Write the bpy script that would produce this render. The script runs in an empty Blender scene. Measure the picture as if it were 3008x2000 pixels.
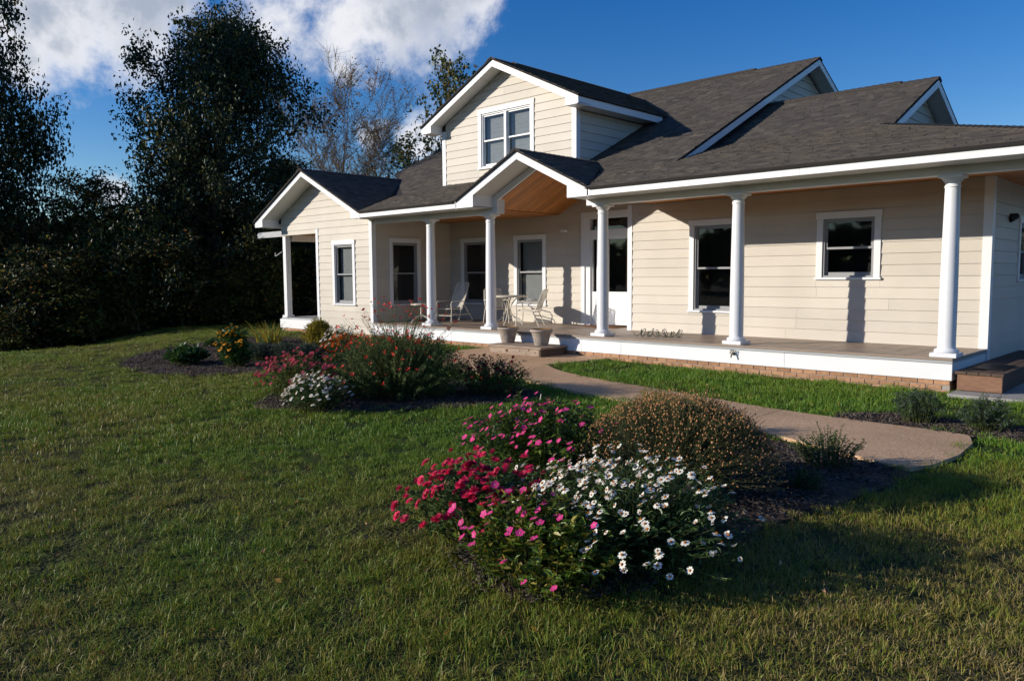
import bpy, bmesh, math, random
import numpy as np
from mathutils import Vector, Matrix

random.seed(7)
RNG = np.random.default_rng(11)
SC = bpy.context.scene
COL = SC.collection
CAM_Z = 1.63

# ------------------------------------------------------------------ camera
cam_data = bpy.data.cameras.new('camera')
cam = bpy.data.objects.new('camera', cam_data)
COL.objects.link(cam)
R_ = Vector((0.72045302, 0.69347108, -0.00673144))
U_ = Vector((-0.05278286, 0.06450967, 0.99652018))
D_ = Vector((-0.69149217, 0.71759066, -0.08307958))
cam.matrix_world = Matrix(((R_.x, U_.x, -D_.x, 0.0), (R_.y, U_.y, -D_.y, 0.0), (R_.z, U_.z, -D_.z, CAM_Z), (0, 0, 0, 1)))
cam_data.sensor_width = 36.0
cam_data.sensor_fit = 'HORIZONTAL'
cam_data.lens = 27.285
cam_data.clip_end = 3000.0
cam_data.clip_start = 0.05
SC.camera = cam
FPX = 2279.84


def pix_ray(x, y):
    return D_ + R_ * ((x - 1504.0) / FPX) - U_ * ((y - 1000.0) / FPX)


def at_dist(x, y, dist):
    """A world point on the photograph's ray at a given depth: used to survey where far trees stand."""
    v = pix_ray(x, y)
    return Vector((0, 0, CAM_Z)) + v * dist


# ------------------------------------------------------------------ world, sun, exposure
SUN_DIR = Vector((-0.84, -1.0, 0.393)).normalized()        # towards the sun
SUN_EL = math.asin(SUN_DIR.z)
SUN_AZ = math.atan2(SUN_DIR.x, SUN_DIR.y)                  # clockwise from +Y

world = bpy.data.worlds.new('World')
SC.world = world
world.use_nodes = True


def build_world():
    nt = world.node_tree
    nt.nodes.clear()
    N = nt.nodes.new
    L = nt.links.new
    out = N('ShaderNodeOutputWorld')
    sky = N('ShaderNodeTexSky')
    sky.sky_type = 'NISHITA'
    sky.sun_disc = False
    sky.sun_elevation = SUN_EL
    sky.sun_rotation = SUN_AZ
    sky.altitude = 200
    sky.air_density = 1.0
    sky.dust_density = 0.05
    sky.ozone_density = 3.0
    hs = N('ShaderNodeHueSaturation')
    hs.inputs['Saturation'].default_value = 1.38
    hs.inputs['Hue'].default_value = 0.516
    L(sky.outputs[0], hs.inputs['Color'])
    bg_sky = N('ShaderNodeBackground')
    bg_sky.inputs['Strength'].default_value = 0.13
    L(hs.outputs[0], bg_sky.inputs['Color'])
    tc = N('ShaderNodeTexCoord')
    vec = N('ShaderNodeVectorMath')
    vec.operation = 'NORMALIZE'
    L(tc.outputs['Generated'], vec.inputs[0])
    # fields of noise over the dome
    def noise(scale, detail, rough, off, dist=0.0):
        n = N('ShaderNodeTexNoise')
        n.inputs['Scale'].default_value = scale
        n.inputs['Detail'].default_value = detail
        n.inputs['Roughness'].default_value = rough
        n.inputs['Distortion'].default_value = dist
        a = N('ShaderNodeVectorMath')
        a.operation = 'ADD'
        a.inputs[1].default_value = off
        L(vec.outputs[0], a.inputs[0])
        L(a.outputs[0], n.inputs['Vector'])
        return n.outputs['Fac']

    def math_(op, a, b=None, c=None):
        m = N('ShaderNodeMath')
        m.operation = op
        for i, v in enumerate((a, b, c)):
            if v is None:
                continue
            if isinstance(v, (int, float)):
                m.inputs[i].default_value = v
            else:
                L(v, m.inputs[i])
        return m.outputs[0]

    billow = noise(6.5, 8.0, 0.66, (3.1, 1.7, 0.4), 0.15)
    shade_n = noise(5.0, 4.0, 0.55, (7.7, 0.3, 5.1))
    # cloud banks: direction and angular radius of each; more lie all round the sky than the few in view
    banks = [(110, 50, 0.085), (250, 40, 0.085), (400, 20, 0.070), (520, -10, 0.05), (90, 180, 0.045), (180, 120, 0.05),
             (830, 50, 0.095), (980, 90, 0.095), (1130, 70, 0.10), (1280, 30, 0.085), (1000, 200, 0.045), (1420, -20, 0.06),
             (335, 560, 0.026), (1070, 400, 0.035), (1230, 400, 0.035)]
    dirs = [(Vector(pix_ray(x, y)).normalized(), rad) for x, y, rad in banks]
    rr = random.Random(5)
    for _ in range(11):
        az = rr.uniform(-2.6, 1.55)          # the rest of the dome, broken fair-weather cloud
        el = rr.uniform(0.12, 0.9)
        dirs.append((Vector((math.cos(az) * math.cos(el), math.sin(az) * math.cos(el), math.sin(el))), rr.uniform(0.08, 0.18)))
    field = None
    for dv, rad in dirs:
        dd = N('ShaderNodeVectorMath')
        dd.operation = 'DISTANCE'
        L(vec.outputs[0], dd.inputs[0])
        dd.inputs[1].default_value = dv
        v = math_('MULTIPLY_ADD', dd.outputs['Value'], -1.0 / rad, 1.0)
        field = v if field is None else math_('SMOOTH_MAX', field, v, 0.25)
    f = math_('ADD', math_('MAXIMUM', field, -1.0), math_('MULTIPLY', math_('SUBTRACT', billow, 0.5), 3.4))
    mr = N('ShaderNodeMapRange')
    mr.interpolation_type = 'SMOOTHSTEP'
    mr.inputs['From Min'].default_value = 0.02
    mr.inputs['From Max'].default_value = 0.85
    L(f, mr.inputs['Value'])
    # thin rims are white, thick cores grey
    core = N('ShaderNodeMapRange')
    core.interpolation_type = 'SMOOTHSTEP'
    core.inputs['From Min'].default_value = 0.42
    core.inputs['From Max'].default_value = 1.25
    L(math_('ADD', f, math_('MULTIPLY', math_('SUBTRACT', shade_n, 0.5), 2.6)), core.inputs['Value'])
    mix = N('ShaderNodeMix')
    mix.data_type = 'RGBA'
    L(core.outputs[0], mix.inputs['Factor'])
    mix.inputs['A'].default_value = (0.86, 0.87, 0.92, 1)
    mix.inputs['B'].default_value = (0.40, 0.46, 0.57, 1)
    bg_c = N('ShaderNodeBackground')
    bg_c.inputs['Strength'].default_value = 1.0
    L(mix.outputs['Result'], bg_c.inputs['Color'])
    ms = N('ShaderNodeMixShader')
    L(mr.outputs[0], ms.inputs['Fac'])
    L(bg_sky.outputs[0], ms.inputs[1])
    L(bg_c.outputs[0], ms.inputs[2])
    L(ms.outputs[0], out.inputs['Surface'])


build_world()
sun_data = bpy.data.lights.new('sun', 'SUN')
sun_data.energy = 5.0
sun_data.angle = math.radians(0.53)
sun_data.color = (1.0, 0.925, 0.82)
sun = bpy.data.objects.new('sun', sun_data)
sun.rotation_euler = SUN_DIR.to_track_quat('Z', 'Y').to_euler()
sun.location = (-20, -20, 20)
COL.objects.link(sun)
SC.view_settings.view_transform = 'Standard'
SC.view_settings.look = 'None'
SC.view_settings.exposure = 0.0
SC.view_settings.gamma = 1.0
SC.render.engine = 'CYCLES'
SC.cycles.use_adaptive_sampling = True
SC.cycles.adaptive_threshold = 0.03
SC.cycles.max_bounces = 5
SC.cycles.diffuse_bounces = 3
SC.cycles.glossy_bounces = 3
SC.cycles.transmission_bounces = 4
SC.cycles.transparent_max_bounces = 8
SC.cycles.use_denoising = True

# ------------------------------------------------------------------ materials
MATS = {}


def mat(name, col, rough=0.7, spec=0.3, var=0.0, vscale=8.0, col2=None, bump=0.0, bscale=40.0, island=0.0, objrand=0.0,
        transl=0.0, stretch=None, detail=5.0, metallic=0.0, vlo=0.35, vhi=0.65, coord='Object'):
    m = bpy.data.materials.new(name)
    m.use_nodes = True
    nt = m.node_tree
    N = nt.nodes.new
    L = nt.links.new
    b = nt.nodes['Principled BSDF']
    b.inputs['Roughness'].default_value = rough
    b.inputs['Specular IOR Level'].default_value = spec
    b.inputs['Metallic'].default_value = metallic
    cur = None
    vecsock = None
    if col2 is not None or bump or var:
        if coord == 'World':
            g = N('ShaderNodeNewGeometry')
            vecsock = g.outputs['Position']
        else:
            t = N('ShaderNodeTexCoord')
            vecsock = t.outputs[coord]
        if stretch:
            mp = N('ShaderNodeMapping')
            mp.inputs['Scale'].default_value = stretch
            L(vecsock, mp.inputs['Vector'])
            vecsock = mp.outputs[0]
    if col2 is not None:
        n = N('ShaderNodeTexNoise')
        n.inputs['Scale'].default_value = vscale
        n.inputs['Detail'].default_value = detail
        L(vecsock, n.inputs['Vector'])
        mr = N('ShaderNodeMapRange')
        mr.inputs['From Min'].default_value = vlo
        mr.inputs['From Max'].default_value = vhi
        L(n.outputs['Fac'], mr.inputs['Value'])
        mx = N('ShaderNodeMix')
        mx.data_type = 'RGBA'
        L(mr.outputs[0], mx.inputs['Factor'])
        mx.inputs['A'].default_value = (*col, 1)
        mx.inputs['B'].default_value = (*col2, 1)
        cur = mx.outputs['Result']
    else:
        rgb = N('ShaderNodeRGB')
        rgb.outputs[0].default_value = (*col, 1)
        cur = rgb.outputs[0]

    def value_by(sock, amt):
        nonlocal cur
        h = N('ShaderNodeHueSaturation')
        r = N('ShaderNodeMapRange')
        r.inputs['To Min'].default_value = 1 - amt
        r.inputs['To Max'].default_value = 1 + amt
        L(sock, r.inputs['Value'])
        L(r.outputs[0], h.inputs['Value'])
        L(cur, h.inputs['Color'])
        cur = h.outputs[0]

    if island:
        g = N('ShaderNodeNewGeometry')
        value_by(g.outputs['Random Per Island'], island)
    if objrand:
        o = N('ShaderNodeObjectInfo')
        value_by(o.outputs['Random'], objrand)
    if var:
        n2 = N('ShaderNodeTexNoise')
        n2.inputs['Scale'].default_value = vscale * 0.37 + 0.3
        n2.inputs['Detail'].default_value = 6
        L(vecsock, n2.inputs['Vector'])
        value_by(n2.outputs['Fac'], var)
    L(cur, b.inputs['Base Color'])
    if bump:
        n3 = N('ShaderNodeTexNoise')
        n3.inputs['Scale'].default_value = bscale
        n3.inputs['Detail'].default_value = 4
        L(vecsock, n3.inputs['Vector'])
        bp = N('ShaderNodeBump')
        bp.inputs['Strength'].default_value = bump
        bp.inputs['Distance'].default_value = 0.02
        L(n3.outputs['Fac'], bp.inputs['Height'])
        L(bp.outputs[0], b.inputs['Normal'])
    if transl:
        tr = N('ShaderNodeBsdfTranslucent')
        L(cur, tr.inputs['Color'])
        ms = N('ShaderNodeMixShader')
        ms.inputs['Fac'].default_value = transl
        out = nt.nodes['Material Output']
        L(b.outputs[0], ms.inputs[1])
        L(tr.outputs[0], ms.inputs[2])
        L(ms.outputs[0], out.inputs['Surface'])
    MATS[name] = m
    return m


mat('siding', (0.61, 0.552, 0.462), 0.55, 0.3, col2=(0.575, 0.518, 0.432), vscale=1.3, objrand=0.05, bump=0.06, bscale=90, var=0.10, coord='World')
mat('backing', (0.45, 0.40, 0.33), 0.8)
mat('white', (0.80, 0.80, 0.79), 0.45, 0.4, var=0.07, vscale=2.0, coord='World', bump=0.02, bscale=60)
mat('white_col', (0.80, 0.80, 0.80), 0.35, 0.5, var=0.05, vscale=2.0, coord='World')
mat('soffit', (0.74, 0.73, 0.70), 0.6, 0.3, var=0.06, coord='World')
mat('sash', (0.30, 0.30, 0.30), 0.5, 0.4)
mat('roof_deck', (0.03, 0.026, 0.025), 0.9)
mat('pine', (0.66, 0.27, 0.065), 0.45, 0.4, col2=(0.46, 0.165, 0.035), vscale=3.0, stretch=(1, 14, 1), objrand=0.18, coord='World')
mat('tile', (0.32, 0.245, 0.185), 0.45, 0.35, col2=(0.28, 0.21, 0.155), vscale=2.5, objrand=0.07, coord='World')
mat('grout', (0.14, 0.11, 0.09), 0.9)
mat('trim_grey', (0.42, 0.43, 0.43), 0.6, var=0.2, vscale=6, coord='World')
mat('brick', (0.47, 0.27, 0.15), 0.85, 0.2, col2=(0.38, 0.20, 0.11), vscale=14, objrand=0.2, bump=0.25, bscale=120, coord='World')
mat('mortar', (0.36, 0.31, 0.26), 0.95, bump=0.2, bscale=150)
mat('wood_grey', (0.40, 0.31, 0.23), 0.7, 0.2, col2=(0.27, 0.20, 0.15), vscale=4.0, stretch=(1, 9, 14), var=0.2, coord='World', bump=0.15, bscale=30)
mat('wood_dark', (0.13, 0.085, 0.06), 0.75, 0.2, col2=(0.08, 0.055, 0.04), vscale=5.0, stretch=(2, 2, 16), var=0.25, coord='World', bump=0.15, bscale=30)
mat('wood_red', (0.28, 0.15, 0.09), 0.75, 0.2, col2=(0.20, 0.11, 0.07), vscale=5.0, stretch=(2, 2, 16), var=0.25, coord='World', bump=0.15, bscale=30)
mat('knot', (0.10, 0.055, 0.03), 0.8)
mat('blind', (0.50, 0.51, 0.50), 0.8, var=0.05)
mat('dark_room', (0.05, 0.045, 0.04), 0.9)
mat('pot', (0.40, 0.34, 0.28), 0.85, 0.2, col2=(0.30, 0.25, 0.21), vscale=9, bump=0.2, bscale=60, var=0.15)
mat('pot_rim', (0.30, 0.16, 0.05), 0.8, 0.2, col2=(0.22, 0.12, 0.05), vscale=7)
mat('soil', (0.06, 0.045, 0.03), 0.95, bump=0.6, bscale=60)
mat('hose', (0.012, 0.045, 0.028), 0.4, 0.5)
mat('mat_brown', (0.22, 0.10, 0.04), 0.95, bump=0.5, bscale=200, col2=(0.15, 0.07, 0.03), vscale=30)
mat('black', (0.015, 0.015, 0.015), 0.5)
mat('bronze', (0.10, 0.085, 0.06), 0.4, 0.5, metallic=0.7)
mat('patio', (0.72, 0.66, 0.54), 0.45, 0.4)
mat('bark', (0.10, 0.075, 0.055), 0.9, 0.1, col2=(0.05, 0.04, 0.032), vscale=5, stretch=(3, 3, 0.6), bump=0.6, bscale=14)
mat('bark_pale', (0.23, 0.18, 0.13), 0.9, 0.1, col2=(0.13, 0.10, 0.075), vscale=4, stretch=(3, 3, 0.8), bump=0.4, bscale=14)
mat('leaf_dark', (0.0282, 0.0435, 0.0128), 0.5, 0.3, island=0.5, transl=0.18)
mat('leaf_oak', (0.036, 0.0504, 0.0144), 0.45, 0.35, island=0.5, transl=0.2)
mat('leaf_autumn', (0.1688, 0.1395, 0.0315), 0.55, 0.25, island=0.55, transl=0.3)
mat('leaf_olive', (0.085, 0.115, 0.020), 0.5, 0.3, island=0.55, transl=0.3)  # olive leaf, its colour lightened to stand in for faint sunlight
mat('leaf_rust', (0.21, 0.0945, 0.0294), 0.6, 0.2, island=0.5, transl=0.3)
mat('leaf_gold', (0.26, 0.15, 0.025), 0.6, 0.2, island=0.4, transl=0.35)
mat('leaf_poplar', (0.1275, 0.15, 0.042), 0.45, 0.35, island=0.55, transl=0.25)
mat('leaf_green', (0.072, 0.136, 0.0288), 0.4, 0.4, island=0.45, transl=0.25)
mat('leaf_vinca', (0.145, 0.225, 0.030), 0.32, 0.5, island=0.4, transl=0.38, objrand=0.3)
mat('leaf_yellowing', (0.276, 0.24, 0.03), 0.45, 0.4, island=0.35, transl=0.3, objrand=0.3)
mat('leaf_zinnia', (0.1294, 0.1984, 0.069), 0.55, 0.3, island=0.4, transl=0.38)
mat('leaf_grey', (0.110, 0.145, 0.080), 0.7, 0.2, island=0.4, transl=0.15)
mat('leaf_lav', (0.1148, 0.1418, 0.1215), 0.75, 0.2, island=0.4, transl=0.12)
mat('leaf_twig', (0.125, 0.130, 0.050), 0.7, 0.2, island=0.45, transl=0.12)
mat('leaf_salvia', (0.129, 0.1759, 0.0563), 0.6, 0.25, island=0.5, transl=0.35)
mat('leaf_golden', (0.375, 0.3, 0.0375), 0.6, 0.2, island=0.4, transl=0.25)
mat('leaf_hosta', (0.054, 0.126, 0.0288), 0.35, 0.45, island=0.35, transl=0.2)
mat('stem', (0.060, 0.075, 0.022), 0.6, 0.2)
mat('petal_white', (0.82, 0.79, 0.68), 0.55, 0.2, objrand=0.08, transl=0.2)
mat('petal_pink', (0.80, 0.06, 0.27), 0.5, 0.2, objrand=0.2, transl=0.3)
mat('petal_magenta', (0.62, 0.022, 0.10), 0.5, 0.2, objrand=0.35, transl=0.15)
mat('petal_dusty', (0.58, 0.13, 0.16), 0.6, 0.2, objrand=0.4, transl=0.15)
mat('petal_red', (0.75, 0.055, 0.035), 0.5, 0.2, objrand=0.3, transl=0.2)
mat('petal_orange', (0.62, 0.12, 0.012), 0.5, 0.2, objrand=0.25, transl=0.15)
mat('petal_gold', (0.70, 0.28, 0.012), 0.5, 0.2, objrand=0.2, transl=0.15)
mat('petal_crimson', (0.16, 0.012, 0.018), 0.6, 0.2, objrand=0.4, transl=0.15)
mat('petal_dry', (0.36, 0.20, 0.10), 0.8, 0.1, objrand=0.3)
mat('flower_eye', (0.45, 0.14, 0.008), 0.7, 0.2)
mat('flower_eye_pale', (0.75, 0.55, 0.40), 0.7, 0.2)
mat('flower_eye_dark', (0.03, 0.014, 0.008), 0.8, 0.1)
mat('bud_orange', (0.52, 0.25, 0.10), 0.6, 0.2, island=0.35)
mat('bark_chip', (0.095, 0.076, 0.062), 0.9, 0.1, objrand=0.3, island=0.6)
mat('concrete', (0.36, 0.34, 0.31), 0.85, 0.2, var=0.15, vscale=4, bump=0.2, bscale=120)


def mat_shingle():
    m = bpy.data.materials.new('shingle')
    m.use_nodes = True
    nt = m.node_tree
    N, L = nt.nodes.new, nt.links.new
    b = nt.nodes['Principled BSDF']
    b.inputs['Roughness'].default_value = 0.9
    b.inputs['Specular IOR Level'].default_value = 0.15
    g = N('ShaderNodeNewGeometry')
    at = N('ShaderNodeAttribute')
    at.attribute_name = 'tint'
    r = N('ShaderNodeValToRGB')
    r.color_ramp.elements[0].color = (0.055, 0.048, 0.042, 1)
    r.color_ramp.elements[1].color = (0.160, 0.133, 0.104, 1)
    e = r.color_ramp.elements.new(0.5)
    e.color = (0.098, 0.084, 0.070, 1)
    L(at.outputs['Fac'], r.inputs['Fac'])
    n = N('ShaderNodeTexNoise')
    n.inputs['Scale'].default_value = 160
    n.inputs['Detail'].default_value = 3
    L(g.outputs['Position'], n.inputs['Vector'])
    h = N('ShaderNodeHueSaturation')
    mr = N('ShaderNodeMapRange')
    mr.inputs['To Min'].default_value = 0.45
    mr.inputs['To Max'].default_value = 1.55
    L(n.outputs['Fac'], mr.inputs['Value'])
    L(mr.outputs[0], h.inputs['Value'])
    L(r.outputs[0], h.inputs['Color'])
    L(h.outputs[0], b.inputs['Base Color'])
    MATS['shingle'] = m


mat_shingle()


def mat_glass():
    m = bpy.data.materials.new('glass')
    m.use_nodes = True
    nt = m.node_tree
    nt.nodes.clear()
    N, L = nt.nodes.new, nt.links.new
    out = N('ShaderNodeOutputMaterial')
    gl = N('ShaderNodeBsdfGlossy')
    gl.inputs['Roughness'].default_value = 0.03
    gl.inputs['Color'].default_value = (0.9, 0.92, 0.95, 1)
    tr = N('ShaderNodeBsdfTransparent')
    tr.inputs['Color'].default_value = (0.80, 0.81, 0.81, 1)
    fr = N('ShaderNodeLayerWeight')
    fr.inputs['Blend'].default_value = 0.5
    pw = N('ShaderNodeMath')
    pw.operation = 'POWER'
    pw.inputs[1].default_value = 4.0
    L(fr.outputs['Facing'], pw.inputs[0])
    ad = N('ShaderNodeMath')
    ad.operation = 'MULTIPLY_ADD'
    ad.inputs[1].default_value = 0.7
    ad.inputs[2].default_value = 0.035
    L(pw.outputs[0], ad.inputs[0])
    ms = N('ShaderNodeMixShader')
    L(ad.outputs[0], ms.inputs[0])
    L(tr.outputs[0], ms.inputs[1])
    L(gl.outputs[0], ms.inputs[2])
    L(ms.outputs[0], out.inputs['Surface'])
    MATS['glass'] = m


mat_glass()


def mat_aggregate():
    m = bpy.data.materials.new('aggregate')
    m.use_nodes = True
    nt = m.node_tree
    N, L = nt.nodes.new, nt.links.new
    b = nt.nodes['Principled BSDF']
    b.inputs['Roughness'].default_value = 0.8
    b.inputs['Specular IOR Level'].default_value = 0.25
    g = N('ShaderNodeNewGeometry')
    v = N('ShaderNodeTexVoronoi')
    v.inputs['Scale'].default_value = 75
    L(g.outputs['Position'], v.inputs['Vector'])
    r = N('ShaderNodeValToRGB')
    cs = [(0.0, (0.36, 0.20, 0.10)), (0.25, (0.62, 0.39, 0.22)), (0.5, (0.52, 0.30, 0.15)), (0.75, (0.70, 0.50, 0.32)), (1.0, (0.42, 0.28, 0.18))]
    r.color_ramp.elements[0].color = (*cs[0][1], 1)
    r.color_ramp.elements[1].color = (*cs[-1][1], 1)
    for p, c in cs[1:-1]:
        e = r.color_ramp.elements.new(p)
        e.color = (*c, 1)
    L(v.outputs['Color'], r.inputs['Fac'])
    n = N('ShaderNodeTexNoise')
    n.inputs['Scale'].default_value = 0.9
    n.inputs['Detail'].default_value = 7
    L(g.outputs['Position'], n.inputs['Vector'])
    h = N('ShaderNodeHueSaturation')
    mr = N('ShaderNodeMapRange')
    mr.inputs['To Min'].default_value = 0.6
    mr.inputs['To Max'].default_value = 1.35
    L(n.outputs['Fac'], mr.inputs['Value'])
    L(mr.outputs[0], h.inputs['Value'])
    L(r.outputs[0], h.inputs['Color'])
    L(h.outputs[0], b.inputs['Base Color'])
    bp = N('ShaderNodeBump')
    bp.inputs['Strength'].default_value = 0.5
    bp.inputs['Distance'].default_value = 0.006
    L(v.outputs['Distance'], bp.inputs['Height'])
    bp.invert = True
    L(bp.outputs[0], b.inputs['Normal'])
    MATS['aggregate'] = m


mat_aggregate()


def mat_grass(name, blade):
    """Green near the house, drier and browner towards the front right: the turf's own patches, by place on the ground."""
    m = bpy.data.materials.new(name)
    m.use_nodes = True
    nt = m.node_tree
    N, L = nt.nodes.new, nt.links.new
    b = nt.nodes['Principled BSDF']
    b.inputs['Roughness'].default_value = 0.5 if blade else 0.95
    b.inputs['Specular IOR Level'].default_value = 0.35 if blade else 0.1
    g = N('ShaderNodeNewGeometry')
    sep = N('ShaderNodeSeparateXYZ')
    L(g.outputs['Position'], sep.inputs[0])
    n = N('ShaderNodeTexNoise')
    n.inputs['Scale'].default_value = 0.55
    n.inputs['Detail'].default_value = 6
    n.inputs['Roughness'].default_value = 0.6
    L(g.outputs['Position'], n.inputs['Vector'])
    # the turf is dry towards the drive at the front, yellow-green on the open lawn, fresh near the house
    def along(v, a, b, lo, hi):
        dn = N('ShaderNodeVectorMath')
        dn.operation = 'DOT_PRODUCT'
        L(g.outputs['Position'], dn.inputs[0])
        dn.inputs[1].default_value = v
        q = N('ShaderNodeMapRange')
        q.inputs['From Min'].default_value = a
        q.inputs['From Max'].default_value = b
        q.inputs['To Min'].default_value = lo
        q.inputs['To Max'].default_value = hi
        L(dn.outputs['Value'], q.inputs['Value'])
        return q.outputs[0]
    RD, FD = (0.72, 0.69, 0.0), (-0.69, 0.72, 0.0)
    mul = N('ShaderNodeMath')
    mul.operation = 'MULTIPLY'
    L(along(RD, -1.5, 2.0, 0.0, 0.42), mul.inputs[0])
    L(along(FD, 3.5, 7.5, 1.0, 0.0), mul.inputs[1])
    ya = N('ShaderNodeMath')
    ya.operation = 'ADD'
    L(along(FD, 2.5, 8.0, 0.40, 0.08), ya.inputs[0])
    L(mul.outputs[0], ya.inputs[1])
    y = N('ShaderNodeMath')
    y.operation = 'ADD'
    L(ya.outputs[0], y.inputs[0])
    L(along(RD, -0.8, -4.0, 0.0, 0.34), y.inputs[1])
    s = N('ShaderNodeMath')
    s.operation = 'MULTIPLY_ADD'
    L(n.outputs['Fac'], s.inputs[0])
    s.inputs[1].default_value = 1.2
    s.inputs[2].default_value = -0.6
    ad = N('ShaderNodeMath')
    ad.operation = 'ADD'
    L(s.outputs[0], ad.inputs[0])
    L(y.outputs[0], ad.inputs[1])
    last = ad.outputs[0]
    if blade:
        ri = N('ShaderNodeMath')
        ri.operation = 'MULTIPLY_ADD'
        L(g.outputs['Random Per Island'], ri.inputs[0])
        ri.inputs[1].default_value = 0.7
        ri.inputs[2].default_value = -0.35
        a2 = N('ShaderNodeMath')
        a2.operation = 'ADD'
        L(last, a2.inputs[0])
        L(ri.outputs[0], a2.inputs[1])
        last = a2.outputs[0]
    r = N('ShaderNodeValToRGB')
    if blade:
        cs = [(0.0, (0.105, 0.225, 0.022)), (0.35, (0.200, 0.270, 0.022)), (0.62, (0.265, 0.235, 0.036)), (0.85, (0.32, 0.235, 0.075)), (1.0, (0.40, 0.30, 0.13))]
    else:
        cs = [(0.0, (0.040, 0.060, 0.014)), (0.5, (0.065, 0.065, 0.020)), (1.0, (0.10, 0.080, 0.036))]
    r.color_ramp.elements[0].color = (*cs[0][1], 1)
    r.color_ramp.elements[1].color = (*cs[-1][1], 1)
    for p, c in cs[1:-1]:
        e = r.color_ramp.elements.new(p)
        e.color = (*c, 1)
    L(last, r.inputs['Fac'])
    cur = r.outputs[0]
    L(cur, b.inputs['Base Color'])
    if blade:
        tr = N('ShaderNodeBsdfTranslucent')
        L(cur, tr.inputs['Color'])
        ms = N('ShaderNodeMixShader')
        ms.inputs['Fac'].default_value = 0.25
        L(b.outputs[0], ms.inputs[1])
        L(tr.outputs[0], ms.inputs[2])
        L(ms.outputs[0], nt.nodes['Material Output'].inputs['Surface'])
    else:
        n3 = N('ShaderNodeTexNoise')
        n3.inputs['Scale'].default_value = 30
        L(g.outputs['Position'], n3.inputs['Vector'])
        bp = N('ShaderNodeBump')
        bp.inputs['Strength'].default_value = 0.8
        bp.inputs['Distance'].default_value = 0.05
        L(n3.outputs['Fac'], bp.inputs['Height'])
        L(bp.outputs[0], b.inputs['Normal'])
    MATS[name] = m


mat_grass('turf', False)
mat_grass('grass_blade', True)
mat('mulch', (0.060, 0.040, 0.028), 0.95, 0.1, col2=(0.12, 0.085, 0.065), vscale=26, bump=0.9, bscale=45, coord='World', detail=8)
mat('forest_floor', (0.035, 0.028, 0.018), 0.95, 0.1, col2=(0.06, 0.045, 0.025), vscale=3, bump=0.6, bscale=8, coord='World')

# ------------------------------------------------------------------ mesh helpers


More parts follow.
